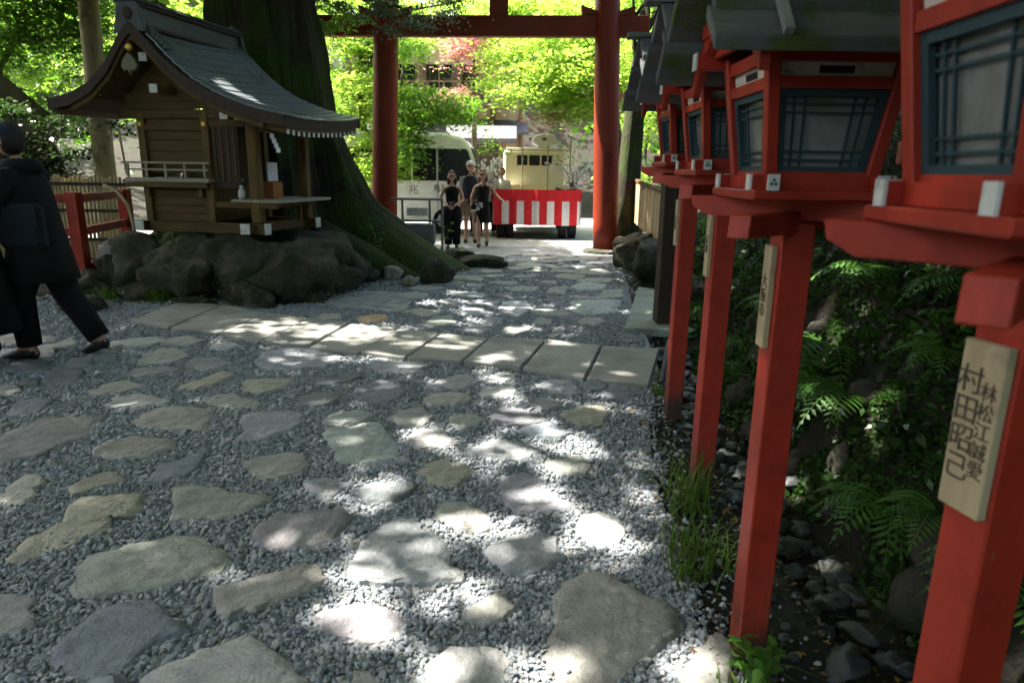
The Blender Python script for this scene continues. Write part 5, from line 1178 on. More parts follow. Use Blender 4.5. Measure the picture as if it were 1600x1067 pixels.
for x in (-2.4, .4): G().box((x, -.03, 1.3), (1.7, .06, 2.3)).obj('doorway', 'inn_wood', IN)
o = thing('roofed_gate', 'grey roofed gate with a dark opening right of the minibus', 'gate', (-1.15, 24.6, 0))
for x in (-.75, .75): G().box((x, 0, 1.3), (.2, .2, 2.6)).obj('post', 'inn_wood', o)
G().box((0, .3, 1.3), (1.3, .1, 2.5)).obj('dark_door', 'dark_wood', o)
G().prism([(-.7, 2.6), (.7, 2.6), (.7, 2.7), (0, 3.15), (-.7, 2.7)], 'x', -1.2, 1.2).obj('roof', 'roof_grey', o)

# ------------------------------------------------------------------ minibus
V = thing('white_minibus', 'white minibus with dark side windows parked across the road', 'minibus', (-3.75, 19.0, 0))
prof = [(-2.95, .35), (2.95, .35), (3.0, .6), (2.98, 1.1), (2.86, 1.5), (2.62, 2.2), (2.42, 2.44), (2.0, 2.54), (-2.8, 2.54), (-2.95, 2.4)]
g = G(); rings = []
for y, s, dz in ((-1.0, .97, 0), (-.93, 1, 0), (.93, 1, 0), (1.0, .97, 0)):
    rings.append([(x * (.995 if s < 1 else 1), y, .35 + (z - .35) * (1 if s == 1 or z < 1.5 else .985)) for x, z in prof])
g.loft(rings).obj('body', 'van_white', V, bevel=.04)
for i, (x0, x1) in enumerate(((-2.75, -1.5), (-1.45, -.2), (-.15, 1.1), (1.15, 1.75))):
    G().prism([(x0, 1.36), (x1, 1.36), (x1, 2.16), (x0, 2.16)], 'y', -1.012, -.985).obj('side_window', 'glass_dark', V, bevel=.004)
G().prism([(1.8, 1.36), (2.8, 1.36), (2.56, 2.1), (2.5, 2.16), (1.8, 2.16)], 'y', -1.012, -.985).obj('cab_window', 'glass_dark', V, bevel=.004)
G().hexa([(2.84, -.85, 1.55), (2.88, -.85, 1.55), (2.88, .85, 1.55), (2.84, .85, 1.55)], [(2.58, -.8, 2.2), (2.65, -.8, 2.2), (2.65, .8, 2.2), (2.58, .8, 2.2)]).obj('windscreen', 'glass_dark', V)
for x in (1.78, -.18, -1.47): G().box((x, -1.006, 1.3), (.012, .012, 1.8)).obj('door_line', 'grey_metal', V)
for x in (-1.9, 1.95):
    for y in (-.88, .88):
        w = G().loft([[(x + r * math.cos(a), y + dy, .36 + r * math.sin(a)) for a in [2 * math.pi * k / 22 for k in range(22)]] for r, dy in ((.3, -.12), (.36, -.09), (.36, .09), (.3, .12))]).obj('wheel', 'rubber', V)
        G().loft([[(x + r * math.cos(a), y + dy, .36 + r * math.sin(a)) for a in [2 * math.pi * k / 16 for k in range(16)]] for r, dy in ((.2, -.126), (.2, .126))]).obj('rim', 'metal', w)
G().box((2.97, -.72, .85), (.06, .3, .2)).obj('headlight', 'metal', V); G().box((2.97, .72, .85), (.06, .3, .2)).obj('headlight', 'metal', V)
G().box((2.45, -1.12, 1.65), (.1, .14, .26)).obj('mirror', 'black', V)
text_mesh('side_lettering', '鳥料 い奈', .21, 'ink', V, Matrix.Translation((2.1, -1.003, 1.16)) @ Matrix.Rotation(R(90), 4, 'X'))
text_mesh('side_lettering', '兆', .26, 'ink', V, Matrix.Translation((1.15, -1.003, 1.12)) @ Matrix.Rotation(R(90), 4, 'X'))

# ------------------------------------------------------------------ festival truck
T = thing('cream_truck', 'small cream truck seen from behind with three rear cab windows', 'truck', (.56, 17.1, 0))
G().box((0, 2.1, .55), (1.5, 3.9, .2)).obj('chassis', 'black', T, bevel=.01)
G().box((0, 1.15, .73), (1.98, 2.5, .1)).obj('bed_floor', 'old_wood', T)
for x in (-.99, .99): G().box((x, 1.15, .98), (.05, 2.5, .42)).obj('bed_side', 'old_wood_h', T)
G().box((0, -.1, .98), (2.0, .05, .42)).obj('tailgate', 'old_wood_h', T)
G().box((0, 2.35, 1.02), (2.0, .06, .5)).obj('headboard', 'truck_cream', T)
cab = G().hexa([(-.9, 2.5, .62), (.9, 2.5, .62), (.9, 4.1, .62), (-.9, 4.1, .62)], [(-.87, 2.5, 2.22), (.87, 2.5, 2.22), (.87, 3.6, 2.22), (-.87, 3.6, 2.22)]).obj('cab', 'truck_cream', T, bevel=.07)
for x in (-.35, -.01, .33): G().box((x, 2.495, 1.93), (.29, .03, .27)).obj('rear_window', 'glass_dark', cab, bevel=.05)
for s in (-1, 1): G().hexa([(s * .875, 2.7, 1.35), (s * .885, 2.7, 1.35), (s * .885, 3.6, 1.35), (s * .875, 3.6, 1.35)][::s], [(s * .85, 2.7, 1.95), (s * .86, 2.7, 1.95), (s * .86, 3.4, 1.95), (s * .85, 3.4, 1.95)][::s]).obj('side_window', 'glass_dark', cab)
G().box((0, 3.0, 2.24), (1.6, .95, .05)).obj('cab_roof_panel', 'van_white', cab, bevel=.01)
for x in (-.78, .78):
    for y in (.35, 3.2):
        for q in ((0,) if y > 1 else (-.12, .12)):
            w = G().loft([[(x + q + dx, y + r * math.cos(a), .31 + r * math.sin(a)) for a in [2 * math.pi * k / 20 for k in range(20)]] for r, dx in ((.26, -.1), (.31, -.08), (.31, .08), (.26, .1))]).obj('wheel', 'rubber', T)
G().box((0, .25, .42), (1.5, .06, .18)).obj('bumper', 'black', T)
for s in (-.7, .7): G().box((s, .22, .55), (.24, .05, .1)).obj('tail_light', 'cloth_red', T)
for s in (-.97, -.35, .35, .97): G().tube([(s, 2.3, 1.0), (s, 2.3, 2.45)], .018, 6).obj('frame_pole', 'label_wood', T)
G().tube([(-1.0, 2.3, 2.2), (1.0, 2.3, 2.2)], .016, 6).obj('frame_bar', 'label_wood', T)
G().tube([(.45, .2, 1.22), (.6, .25, 1.17), (.8, .25, 1.17), (.95, .2, 1.24)], .05, 8).obj('rope_bundle', 'dark_wood', T)
# red and white bunting
cu = thing('striped_curtain', 'red and white striped festival curtain draped round the truck bed', 'curtain', (.56, 17.1, 0))
def wav(x): return -.155 - .018 * math.sin(x * 9) - .012 * math.sin(x * 23 + 1)
def sheet(x0, x1, z0, z1, yo, nseg):
    g = G(); rings = []
    for k in range(nseg + 1):
        x = x0 + (x1 - x0) * k / nseg; sag = .03 * math.sin(x * 7) * (1 if z0 < .6 else 0)
        lean = .05 * (1 if z0 < .6 else .3)
        rings.append([(x, wav(x) + yo - lean, z0 + sag * .4), (x, wav(x) + yo - lean + .006, z0 + sag * .4), (x, wav(x) + yo + .006, z1), (x, wav(x) + yo, z1)])
    return g.loft(rings)
sheet(-1.06, 1.06, .93, 1.2, -.012, 30).obj('red_band', 'cloth_red', cu)
x = -1.05; i = 0
while x < 1.0:
    w = .19 if i % 2 == 0 else .178
    sheet(x, min(1.05, x + w), .36, .94, 0, 5).obj('red_stripe' if i % 2 == 0 else 'white_stripe', 'cloth_red' if i % 2 == 0 else 'cloth_white', cu)
    x += w; i += 1
for s in (-1, 1):
    for k in range(12):
        y0 = -.13 + k * .2
        G().box((s * (1.075 + .012 * math.sin(k * 2)), y0 + .1, .65), (.008, .198, .58)).obj('red_stripe' if k % 2 else 'white_stripe', 'cloth_red' if k % 2 else 'cloth_white', cu)
    G().box((s * 1.083, 1.07, 1.07), (.008, 2.4, .27)).obj('red_band', 'cloth_red', cu)
# round crest lantern on the cab
o = thing('crest_sign', 'white rounded crest sign standing on the truck cab roof', 'sign', (.82, 19.75, 2.265))
G().loft([[(r * math.cos(a) * 1.6, y, .2 + r * .85 * math.sin(a)) for a in [2 * math.pi * k / 20 for k in range(20)]] for r, y in ((.19, -.08), (.22, -.06), (.22, .06), (.19, .08))]).obj('drum', 'van_white', o)
G().loft([[(r * math.cos(a), y, .24 + r * .6 * math.sin(a)) for a in [2 * math.pi * k / 12 for k in range(12)]] for r, y in ((.07, -.085), (.075, -.078))]).obj('crest', 'grey_metal', o)
G().box((0, 0, .01), (.3, .12, .05)).obj('foot', 'grey_metal', o)
# branches hung with paper
def paper_branch(label, base, h, seed, n, side):
    B = thing('paper_branch', label, 'branch', base, 0, 'branches hung with white paper on the truck'); rg = random.Random(seed); g = G(); q = G()
    for k in range(7):
        a = rg.uniform(-1.3, 1.3); L = h * rg.uniform(.7, 1.0); pts = []
        for j in range(7):
            t = j / 6; pts.append((side * .05 + math.sin(a) * .75 * t * t * (1 + .2 * k / 7), .3 * math.cos(k * 2.1) * t, L * (t - .35 * max(0, t - .55) ** 1.2 * 3)))
        g.tube(pts, [.018 * (1 - t / 7) + .003 for t in range(7)], 5)
        for j in range(n // 7):
            t = rg.uniform(1.5, 5.9); i0 = int(t); p = Vector(pts[i0]).lerp(Vector(pts[i0 + 1]), t - i0); s = rg.uniform(.03, .055)
            q.box((p.x + rg.gauss(0, .09), p.y + rg.gauss(0, .09), p.z - rg.uniform(-.05, .2)), (s, .012, s * 1.5), rg.uniform(0, 3))
    g.obj('stems', 'bark_plain', B); tag(q.obj('paper_slips', 'paper_white', B), None, None, kind='stuff')
    P = clump_points([(0, 0, h * .75, .5, .3, .4)], 220, seed, .3, 22); leaves('leaves', P, .07, 'maple', B, .5, False, seed)
paper_branch('branch hung with white paper at the left corner of the truck bed', (-.5, 17.6, .8), 2.0, 5, 260, -1)
paper_branch('branch hung with white paper rising right of the cab', (1.5, 18.6, .8), 1.9, 6, 240, 1)
# ------------------------------------------------------------------ plants on the bank
def fern(label, loc, rz, size, nf, seed, up=.75, spread=2.4):
    F = thing('fern', label, 'fern', loc, rz, 'ferns on the bank'); rg = random.Random(seed)
    for k in range(nf):
        a = (k + .5) / nf * spread - spread / 2 + rg.uniform(-.15, .15) + math.pi      # fans out towards the path
        L = size * rg.uniform(.75, 1.1); g = G(); prev = None
        d = Vector((math.cos(a), math.sin(a), 0)); sd = Vector((-math.sin(a), math.cos(a), 0)); pts = []
        for j in range(15):
            t = j / 14; pts.append(d * L * (t * .92) + Vector((0, 0, L * (up * t - (up + .22) * t * t))))
        g.tube(pts[::2], [.004 * (1 - i / 9) + .0012 for i in range(len(pts[::2]))], 4)
        for j in range(2, 15):
            t = j / 14; pl = L * .30 * math.sin(math.pi * min(1, (.12 + t * .92))) ** .8 * (1.15 - .55 * t); tn = (pts[j] - pts[j - 1]).normalized(); nrm = sd.cross(tn)
            for s in (-1, 1):
                q = (sd * s + tn * .45).normalized(); p = pts[j]; w = L * .028
                dr = Vector((0, 0, -.22 * pl))
                mid = p + q * pl * .45 + tn * w + dr * .3; mid2 = p + q * pl * .45 - tn * w + dr * .3
                g.add([p, mid2, p + q * pl + dr, mid], [(0, 1, 2, 3)])
        g.obj('frond', 'fern', F)
    return F
for i, (lb, x, y, z, s, nf, rz) in enumerate((('sunlit fern with two bright fronds midway up the bank', 2.08, 4.32, .5, .62, 8, .2), ('fern directly below the sunlit fern', 1.98, 3.78, .36, .52, 8, .0), ('fern tucked under the arm of the nearest lantern', 2.4, 4.4, 1.0, .55, 7, .1),
        ('fern with drooping fronds between the sunlit fern and the moss knob', 2.02, 4.15, .3, .45, 7, -.2), ('dark fern at the bank foot right of the moss knob', 1.84, 3.0, .06, .48, 7, .2), ('dark fern low on the bank beneath the leafy shrub', 1.9, 2.75, .16, .36, 5, -.2),
        ('fern seen just right of the second post', 2.3, 5.7, .57, .42, 5, .1), ('small fern high behind the second lantern post', 2.5, 5.55, .98, .4, 5, .0), ('shaded fern close to the foot of the nearest post', 1.86, 2.3, .1, .36, 5, .3), ('fern above the stone on the bank', 2.2, 3.3, .75, .34, 5, 0))):
    fern(lb, (x, y, z), rz, s, nf, 40 + i)
rf = random.Random(91)
for i in range(8):      # more ferns through the undergrowth
    y = rf.uniform(2.0, 6.6); d = rf.uniform(.62, 1.6); x = edge_x(y) + d
    fern('dim fern among the leaves covering the dark bank', (x, y, gz(x, y) + .02), rf.uniform(-.4, .4), rf.uniform(.28, .46), 6, 140 + i)['group'] = 'dim ferns among the undergrowth'
def shrub(label, loc, n, r, seed, size=.1):
    T = thing('leafy_shrub', label, 'shrub', loc, 0, 'broad leaved shrubs on the bank'); rg = random.Random(seed); g = G()
    for k in range(6):
        a = rg.uniform(0, 6.28); g.tube([(0, 0, -.05), (r * .4 * math.cos(a), r * .4 * math.sin(a), r * .5), (r * .8 * math.cos(a), r * .8 * math.sin(a), r * .8)], [.008, .006, .003], 5)
    g.obj('stems', 'bark_plain', T)
    P = clump_points([(0, 0, r * .55, r, r, r * .55)], n, seed, .13, 9, .02); leaves('leaves', P, size, 'dark_leaf' if seed % 2 else 'fern', T, .6, False, seed, .5, .35)
for i, (lb, x, y, z, n, r) in enumerate((('broad leaved shrub beside the nearest plaque', 2.28, 3.5, .72, 170, .24), ('broad leaved shrub under the end block of the nearest lantern', 2.4, 3.75, .86, 150, .24), ('dark shrub at the top of the bank behind the nearest lantern', 2.62, 3.3, 1.25, 260, .34),
        ('dark shrub behind the second lantern window', 2.75, 4.9, 1.3, 260, .36), ('shrub filling the bank between the third and second posts', 2.3, 5.2, .7, 160, .26), ('little shrub at the bank foot between second and third posts', 1.9, 4.9, .16, 80, .15), ('dark shrub under the board fence', 2.5, 9.6, .6, 260, .4), ('low leafy shrub on the bank near the fallen yellow leaf', 1.98, 3.25, .32, 90, .16),
        ('shrub topping the bank in the gap right of the second lantern', 2.7, 4.0, 1.4, 240, .34), ('bright shrub right of the torii pillar above the fence end', 2.75, 12.8, 1.3, 260, .38))):
    shrub(lb, (x, y, z), n, r, 90 + i, .075 if i != 9 else .09)
# moss and ground cover over the bank, uncountable
rg = np.random.default_rng(77); n = 38000
yy = rg.uniform(1.3, 10.5, n); dd = .5 + np.abs(rg.normal(0, .75, n)); xx = np.array([edge_x(a) for a in yy]) + dd
pn = np.array([mnoise.noise(Vector((a * 2.2, b * 2.2, 4))) for a, b in zip(xx, yy)]); k = pn > -.3; xx, yy = xx[k], yy[k]
P = np.stack([xx, yy, np.array([gz(a, b) for a, b in zip(xx, yy)]) + rg.uniform(.0, .05, len(xx))], 1)
tag(leaves('ground_cover', P, .05, 'ground_leaf', None, .3, False, 4, .6), None, None, kind='stuff')
o = boulder((0, 0, 0), (.07, .08, .17), 'rock', 'moss_knob', None, 5, 3, .35); o.location = (1.84, 3.53, .02); tag(o, 'moss covered knob of rock at the bank foot below the ferns', 'mossy rock')
for i, (x, y, z, s) in enumerate(((2.11, 3.7, .5, .055), (2.24, 3.95, .62, .07), (2.28, 4.15, .7, .05))): 
    o = boulder((0, 0, 0), (s, s, s * .8), 'rock', 'bank_pebble', ground, 60 + i, 2); o.location = (x, y, z)

# grass tufts at the post feet
def tuft(label, loc, n, L, seed, r=.1):
    rg = random.Random(seed); g = G()
    for k in range(n):
        a = rg.uniform(0, 6.28); b = rg.uniform(0, 1) ** .7 * r; p = Vector((b * math.cos(rg.uniform(0, 6.28)), b * math.sin(rg.uniform(0, 6.28)), -.01)); l = L * rg.uniform(.45, 1.1); lean = rg.uniform(.15, 1.05); d = Vector((math.cos(a), math.sin(a), 0)); s = Vector((-math.sin(a), math.cos(a), 0)); w = rg.uniform(.0024, .0058)
        pts = [p + d * lean * l * t * t + Vector((0, 0, l * (t - .25 * lean * t * t * t * 1.6))) for t in (0, .35, .7, 1)]
        ws = (w, w * .9, w * .6, .0004)
        g.add([q + s * e * ww for q, ww in zip(pts, ws) for e in (-1, 1)], [(0, 1, 3, 2), (2, 3, 5, 4), (4, 5, 7, 6)])
    o = g.obj('grass_tuft', 'grass'); o.location = loc; tag(o, label, 'grass tuft', 'grass tufts by the lantern posts')
for i, (lb, x, y, n, L, r) in enumerate((('tall bright grass tuft at the foot of the third post', .88, 3.05, 75, .42, .12), ('bushy low grass tuft nearer than the tall one', .80, 2.62, 95, .26, .14), ('thin grass tuft spilling over the gravel edge before the second post', .74, 2.45, 70, .15, .09), ('sparse weeds at the foot of the second post', .84, 1.93, 30, .16, .08),
        ('weeds just in front of the second post foot', .72, 1.8, 24, .12, .1), ('small tuft beside the right end of the slab row', 1.12, 4.85, 60, .13, .08), ('leafy tuft left of the slab row end by the shrine rocks', -4.3, 8.15, 120, .3, .14), ('grass sprigs beneath the red fence', -5.0, 8.3, 90, .25, .16), ('grass clump growing at the giant tree root', -1.7, 11.0, 90, .35, .15), ('tuft near the black pipe', 1.18, 5.35, 50, .12, .07))):
    tuft(lb, (x, y, gz(x, y) if y < 7 and x > 0 else 0.0), n, L, 7 + i, r)
def weed(label, loc, h, seed):
    T = thing('weed', label, 'weed', loc, 0, 'leafy weeds'); g = G(); rg = random.Random(seed); P = []
    for k in range(4):
        a = rg.uniform(0, 6.28); e = Vector((.35 * h * math.cos(a), .35 * h * math.sin(a), h * rg.uniform(.7, 1))); g.tube([(0, 0, -.02), e * .5 + Vector((0, 0, .1 * h)), e], [.004, .003, .0015], 4)
        for t in (.4, .6, .8, 1): P += [tuple(e * t + Vector((rg.gauss(0, .03), rg.gauss(0, .03), .02))) for _ in range(3)]
    g.obj('stems', 'grass', T); leaves('leaves', np.array(P), .06, 'fern', T, .7, False, seed, .5)
for i, (lb, l, h) in enumerate((('leafy weed beside the foot of the second post', (.80, 1.86, 0), .16), ('weed sprouting on a rock by the giant tree root', (-2.05, 10.6, .15), .75), ('leafy sprig in front of the shrine rocks', (-3.9, 8.15, 0), .3), ('dark leafy plant beside the standing woman', (-1.35, 12.4, 0), .7), ('bushy weed right of the truck', (2.5, 16.4, 0), 1.1))): weed(lb, l, h, 300 + i)
# creeping leaves in the crevices round the shrine's rocks
rg = np.random.default_rng(8); n = 1500; a = rg.uniform(0, 6.283, n); q = np.stack([-3.95 + 1.75 * np.cos(a) + rg.normal(0, .16, n), 8.95 + .95 * np.sin(a) + rg.normal(0, .1, n), np.abs(rg.normal(.05, .09, n))], 1)
tag(leaves('creeping_leaves', q, .045, 'ground_leaf', None, .2, False, 18, .6), None, None, kind='stuff')
# fallen leaves
rg2 = random.Random(12)
spots = [(1.69, 3.44, 'yellow fallen leaf lying in the ditch below the moss knob'), (.77, 2.47, 'orange brown fallen leaf at the gravel edge by the grass'), (1.5, 2.9, 'brown fallen leaf in the ditch nearer than the yellow one')]
for i in range(26): y = rg2.uniform(1.4, 6); spots.append((edge_x(y) + rg2.uniform(-.4, .5), y, 'small faded leaf dropped on the dark soil along the posts'))
for x, y, lb in spots:
    o = leaves('fallen_leaf', np.zeros((1, 3)), .055 if 'small' not in lb else .035, 'fallen_leaf', None, 3, True, int(x * 1000 + y * 77), .5, .1); o.location = (x, y, gz(x, y) + .02); tag(o, lb, 'fallen leaf', 'small leaves scattered on the soil' if 'small' in lb else 'bigger fallen leaves')

# crumbled leaf litter on the soil by the posts, a little of it blown over the gravel
rg = np.random.default_rng(5); n = 2600
yy = rg.uniform(1.0, 7.0, n); xx = np.array([edge_x(a) for a in yy]) + rg.uniform(-.5, .55, n)
m_ = 260; yy = np.concatenate([yy, rg.uniform(1.6, 9, m_)]); xx = np.concatenate([xx, rg.uniform(-3.5, 1.0, m_)])
P = np.stack([xx, yy, np.array([gz(a, b) for a, b in zip(xx, yy)]) + rg.uniform(.012, .026, len(xx))], 1)
tag(leaves('leaf_litter', P, .026, 'litter', None, 1.2, False, 15, .5, .2), None, None, kind='stuff')

# ------------------------------------------------------------------ people
def skin_body(name, V, E, Rad, parent, mat='skin', head=None, extra=None):
    me = bpy.data.meshes.new(name); me.from_pydata(V, E, []); o = bpy.data.objects.new('skin_tmp', me); COL.objects.link(o)
    o.modifiers.new('skin', 'SKIN'); sv = me.skin_vertices
    if not sv: 
        bm = bmesh.new(); bm.from_mesh(me); bm.verts.layers.skin.verify(); bm.to_mesh(me); bm.free()
    for i, r in enumerate(Rad): me.skin_vertices[0].data[i].radius = r if isinstance(r, tuple) else (r, r); me.skin_vertices[0].data[i].use_root = (i == 0)
    ss = o.modifiers.new('sub', 'SUBSURF'); ss.levels = 1; ss.render_levels = 1
    dg = bpy.context.evaluated_depsgraph_get(); dg.update(); m2 = bpy.data.meshes.new_from_object(o.evaluated_get(dg)); bpy.data.objects.remove(o)
    if head:
        bm = bmesh.new(); bm.from_mesh(m2); g = G(); head(g); hm = bpy.data.meshes.new('tmp'); hm.from_pydata(g.v, [], g.f); bm.from_mesh(hm); bm.to_mesh(m2); bm.free(); bpy.data.meshes.remove(hm)
    m2.name = name; m2.materials.clear()
    return link(name, m2, mat, parent, smooth=True)
def person(label, loc, rz, h, pose, clothes, group=None):
    P = thing('person', label, 'person', loc, rz, group); k = h / 1.7
    J = dict(pelvis=(0, 0, .93), waist=(0, 0, 1.08), chest=(0, 0, 1.26), up=(0, .01, 1.38), neck=(0, .01, 1.46), nt=(0, -.01, 1.54))
    for s, n in ((-1, 'r'), (1, 'l')):
        J.update({'hip' + n: (s * .09, 0, .89), 'kn' + n: (s * .095, -.02, .49), 'an' + n: (s * .095, .02, .09), 'he' + n: (s * .095, .04, .035), 'to' + n: (s * .11, -.15, .03), 'sh' + n: (s * .165, .01, 1.38), 'el' + n: (s * .21, .03, 1.12), 'wr' + n: (s * .22, -.05, .89)})
    J.update(pose); lean = pose.get('lean', (0, 0))
    J.pop('lean', None)
    def L(p):
        f = max(0, p[2] - .93); return Vector((p[0] + lean[0] * f, p[1] + lean[1] * f, p[2])) * k
    J = {a: L(b) for a, b in J.items()}
    rad = dict(pelvis=(.125, .1), waist=(.11, .085), chest=(.135, .1), up=(.11, .075), neck=(.052, .05), nt=(.048, .048), hip=.083, kn=.054, an=.037, he=.035, to=.028, sh=.05, el=.037, wr=.025)
    names = list(J); V = [J[n] for n in names]; Rr = []
    for n in names:
        r = rad.get(n, rad.get(n[:2] if n[:3] != 'hip' else 'hip', .03)); Rr.append(tuple(x * k for x in r) if isinstance(r, tuple) else r * k)
    ix = {n: i for i, n in enumerate(names)}; E = [(ix[a], ix[b]) for a, b in (('pelvis', 'waist'), ('waist', 'chest'), ('chest', 'up'), ('up', 'neck'), ('neck', 'nt'))]
    for n in 'rl':
        E += [(ix[a], ix[b]) for a, b in (('pelvis', 'hip' + n), ('hip' + n, 'kn' + n), ('kn' + n, 'an' + n), ('an' + n, 'he' + n), ('an' + n, 'to' + n), ('up', 'sh' + n), ('sh' + n, 'el' + n), ('el' + n, 'wr' + n))]
        # hand: palm and five fingers, slightly curled
        w = J['wr' + n]; d = (w - J['el' + n]).normalized(); s = 1 if n == 'l' else -1
        side = d.cross(Vector((s, 0, 0.01)));  side = side.normalized() if side.length > .05 else Vector((0, -1, 0)); inn = d.cross(side).normalized()
        pm = w + d * .055 * k; V.append(pm); Rr.append((.032 * k, .02 * k)); pi_ = len(V) - 1; E.append((ix['wr' + n], pi_))
        for fi, (off, ln) in enumerate(((.03, .075), (.01, .085), (-.01, .08), (-.03, .06))):
            b0 = pm + d * .035 * k + side * off * k; b1 = b0 + d * ln * .55 * k + inn * .008 * k; b2 = b0 + d * ln * k + inn * .03 * k
            V += [b0, b1, b2]; Rr += [.009 * k, .0085 * k, .006 * k]; m = len(V); E += [(pi_, m - 3), (m - 3, m - 2), (m - 2, m - 1)]
        b0 = pm + side * .035 * k; b1 = b0 + (d * .03 + side * .022) * k; b2 = b1 + d * .028 * k; V += [b0, b1, b2]; Rr += [.011 * k, .0095 * k, .007 * k]; m = len(V); E += [(pi_, m - 3), (m - 3, m - 2), (m - 2, m - 1)]
    hc = J['nt'] + Vector((lean[0] * .1, -.012 + lean[1] * .1, .095)) * k; ht = clothes.get('turn', 0); ct, st_ = math.cos(ht), math.sin(ht)
    def head(g):
        def f(q):
            x, y, z = q
            if y < 0:
                nose = .20 * max(0, 1 - (x / .22) ** 2) * max(0, 1 - ((z + .12) / .26) ** 2); eye = -.09 * sum(max(0, 1 - ((x - e) / .22) ** 2) * max(0, 1 - ((z - .06) / .14) ** 2) for e in (-.38, .38)); mouth = .05 * max(0, 1 - (x / .3) ** 2) * max(0, 1 - ((z + .5) / .09) ** 2); brow = .05 * max(0, 1 - ((z - .25) / .12) ** 2) * max(0, 1 - (x / .7) ** 2)
                y -= nose + eye + mouth + brow
            wdt = 1 - .22 * max(0, -z); x *= wdt
            return (x * ct - y * st_, x * st_ + y * ct, z)
        g.ell(hc, (.076 * k, .092 * k, .118 * k), 24, 18, f)
        for s in (-1, 1): e = Vector((s * .076 * k * ct, s * .076 * k * st_, -.005)); g.ell(hc + e, (.014 * k, .022 * k, .03 * k), 8, 6)
    body = skin_body('body', V, E, Rr, P, 'skin', head)
    fd = Vector((st_, -ct, 0)); rd = Vector((ct, st_, 0))
    g = G()
    for s in (-1, 1): g.ell(hc + fd * .083 * k + rd * s * .03 * k + Vector((0, 0, .008 * k)), (.014 * k, .008 * k, .007 * k), 8, 5)
    g.obj('eyes', 'black', body)
    def ring(c, rx, ry, n=16): return [(c[0] + rx * math.cos(2 * math.pi * i / n), c[1] + ry * math.sin(2 * math.pi * i / n), c[2]) for i in range(n)]
    def loft_cloth(name, lv, mat):
        g = G().loft([ring(L((0 if len(q) < 4 else q[3], 0 if len(q) < 5 else q[4], q[0])), q[1] * k, q[2] * k) for q in lv], True); return g.obj(name, mat, P, smooth=True)
    if 'top' in clothes: loft_cloth('top', clothes['top'][1], clothes['top'][0])
    if 'skirt' in clothes: loft_cloth('skirt', clothes['skirt'][1], clothes['skirt'][0])
    if 'sleeve' in clothes:
        m_, full = clothes['sleeve']
        for n in 'rl':
            g = G(); a, b, c = J['sh' + n], J['el' + n], J['wr' + n]; inn_ = J['up']
            pts = [inn_.lerp(a, .55), a, a.lerp(b, .5), b] + ([b.lerp(c, .5), c] if full else []); rr_ = [.065, .072, .062, .056] + ([.05, .043] if full else [])
            g.tube(pts, [x * k * (1.15 if full else 1) for x in rr_], 12).obj('sleeve', m_, P, smooth=True)
    if 'legs' in clothes:
        m_, upto, wid = clothes['legs']
        for n in 'rl':
            a, b, c = J['hip' + n], J['kn' + n], J['an' + n]
            pts = [J['pelvis'].lerp(a, .7) + Vector((0, 0, .05 * k)), a.lerp(b, .25), a.lerp(b, .75 if upto < 1 else .6)] + ([] if upto < 1 else [b, b.lerp(c, .5), c.lerp(b, .05)])
            G().tube(pts, [x * k * wid for x in [.105, .105, .092, .08, .072, .066][:len(pts)]], 12).obj('trouser_leg' if upto >= 1 else 'shorts_leg', m_, P, smooth=True)
        G().loft([ring(J['pelvis'] + Vector((0, 0, dz * k)), rx * k, ry * k) for dz, rx, ry in ((-.07, .15, .115), (.02, .15, .12), (.12, .135, .105))]).obj('waistband', m_, P, smooth=True)
    for n in 'rl':
        a, t = J['he' + n], J['to' + n]; 
        G().tube([a + Vector((0, 0, .012 * k)), a.lerp(t, .35) + Vector((0, 0, .022 * k)), a.lerp(t, .8) + Vector((0, 0, .008 * k)), a.lerp(t, 1.12)], [.042 * k, .046 * k, .042 * k, .02 * k], 10).obj('shoe', clothes.get('shoes', 'black'), P, smooth=True)
    if 'hair' in clothes:
        m_, ln = clothes['hair']; g = G()
        def hf(q):
            x, y, z = q
            if y < -.25 and z < .45: y = -.25 + (y + .25) * .1; 
            return (x * ct - y * st_, x * st_ + y * ct, z)
        g.ell(hc - fd * .014 * k + Vector((0, 0, .016 * k)), (.09 * k, .10 * k, .125 * k), 18, 12, hf)
        if ln: 
            back = hc - fd * .06 * k
            for s in (-1, 0, 1): g.tube([back + rd * s * .055 * k + Vector((0, 0, .03 * k)), back + rd * s * .075 * k + Vector((0, 0, -.1 * k)), back + rd * s * .07 * k + fd * (.02 if s else -.01) * k + Vector((0, 0, -ln * k))], [.05 * k, .05 * k, .018 * k], 8)
        g.obj('hair', m_, P, smooth=True)
    if 'cap' in clothes:
        m_ = clothes['cap']; g = G()
        def cf(q): x, y, z = q[0], q[1], max(-.05, q[2]); return (x * ct - y * st_, x * st_ + y * ct, z)
        g.ell(hc + Vector((0, 0, .035 * k)), (.095 * k, .108 * k, .1 * k), 18, 10, cf); cp = g.obj('cap', m_, P, smooth=True)
        b = hc + fd * .08 * k + Vector((0, 0, .04 * k)); pl = []
        for i in range(9):
            a = -1.25 + 2.5 * i / 8; pl.append(b + rd * math.sin(a) * .085 * k + fd * math.cos(a) * .13 * k - Vector((0, 0, .025 * k)))
        pl2 = [p + Vector((0, 0, .009 * k)) for p in pl]
        g = G(); n = len(pl); g.add(pl + pl2, [tuple(range(n))[::-1], tuple(range(n, 2 * n))] + [(i, (i + 1) % n, n + (i + 1) % n, n + i) for i in range(n)]).obj('brim', clothes.get('brim', m_), cp)
    if 'glasses' in clothes:
        g = G()
        for s in (-1, 1): g.ell(hc + fd * .094 * k + rd * s * .032 * k + Vector((0, 0, .01 * k)), (.027 * k, .012 * k, .022 * k), 10, 6)
        g.obj('sunglasses', 'black', P)
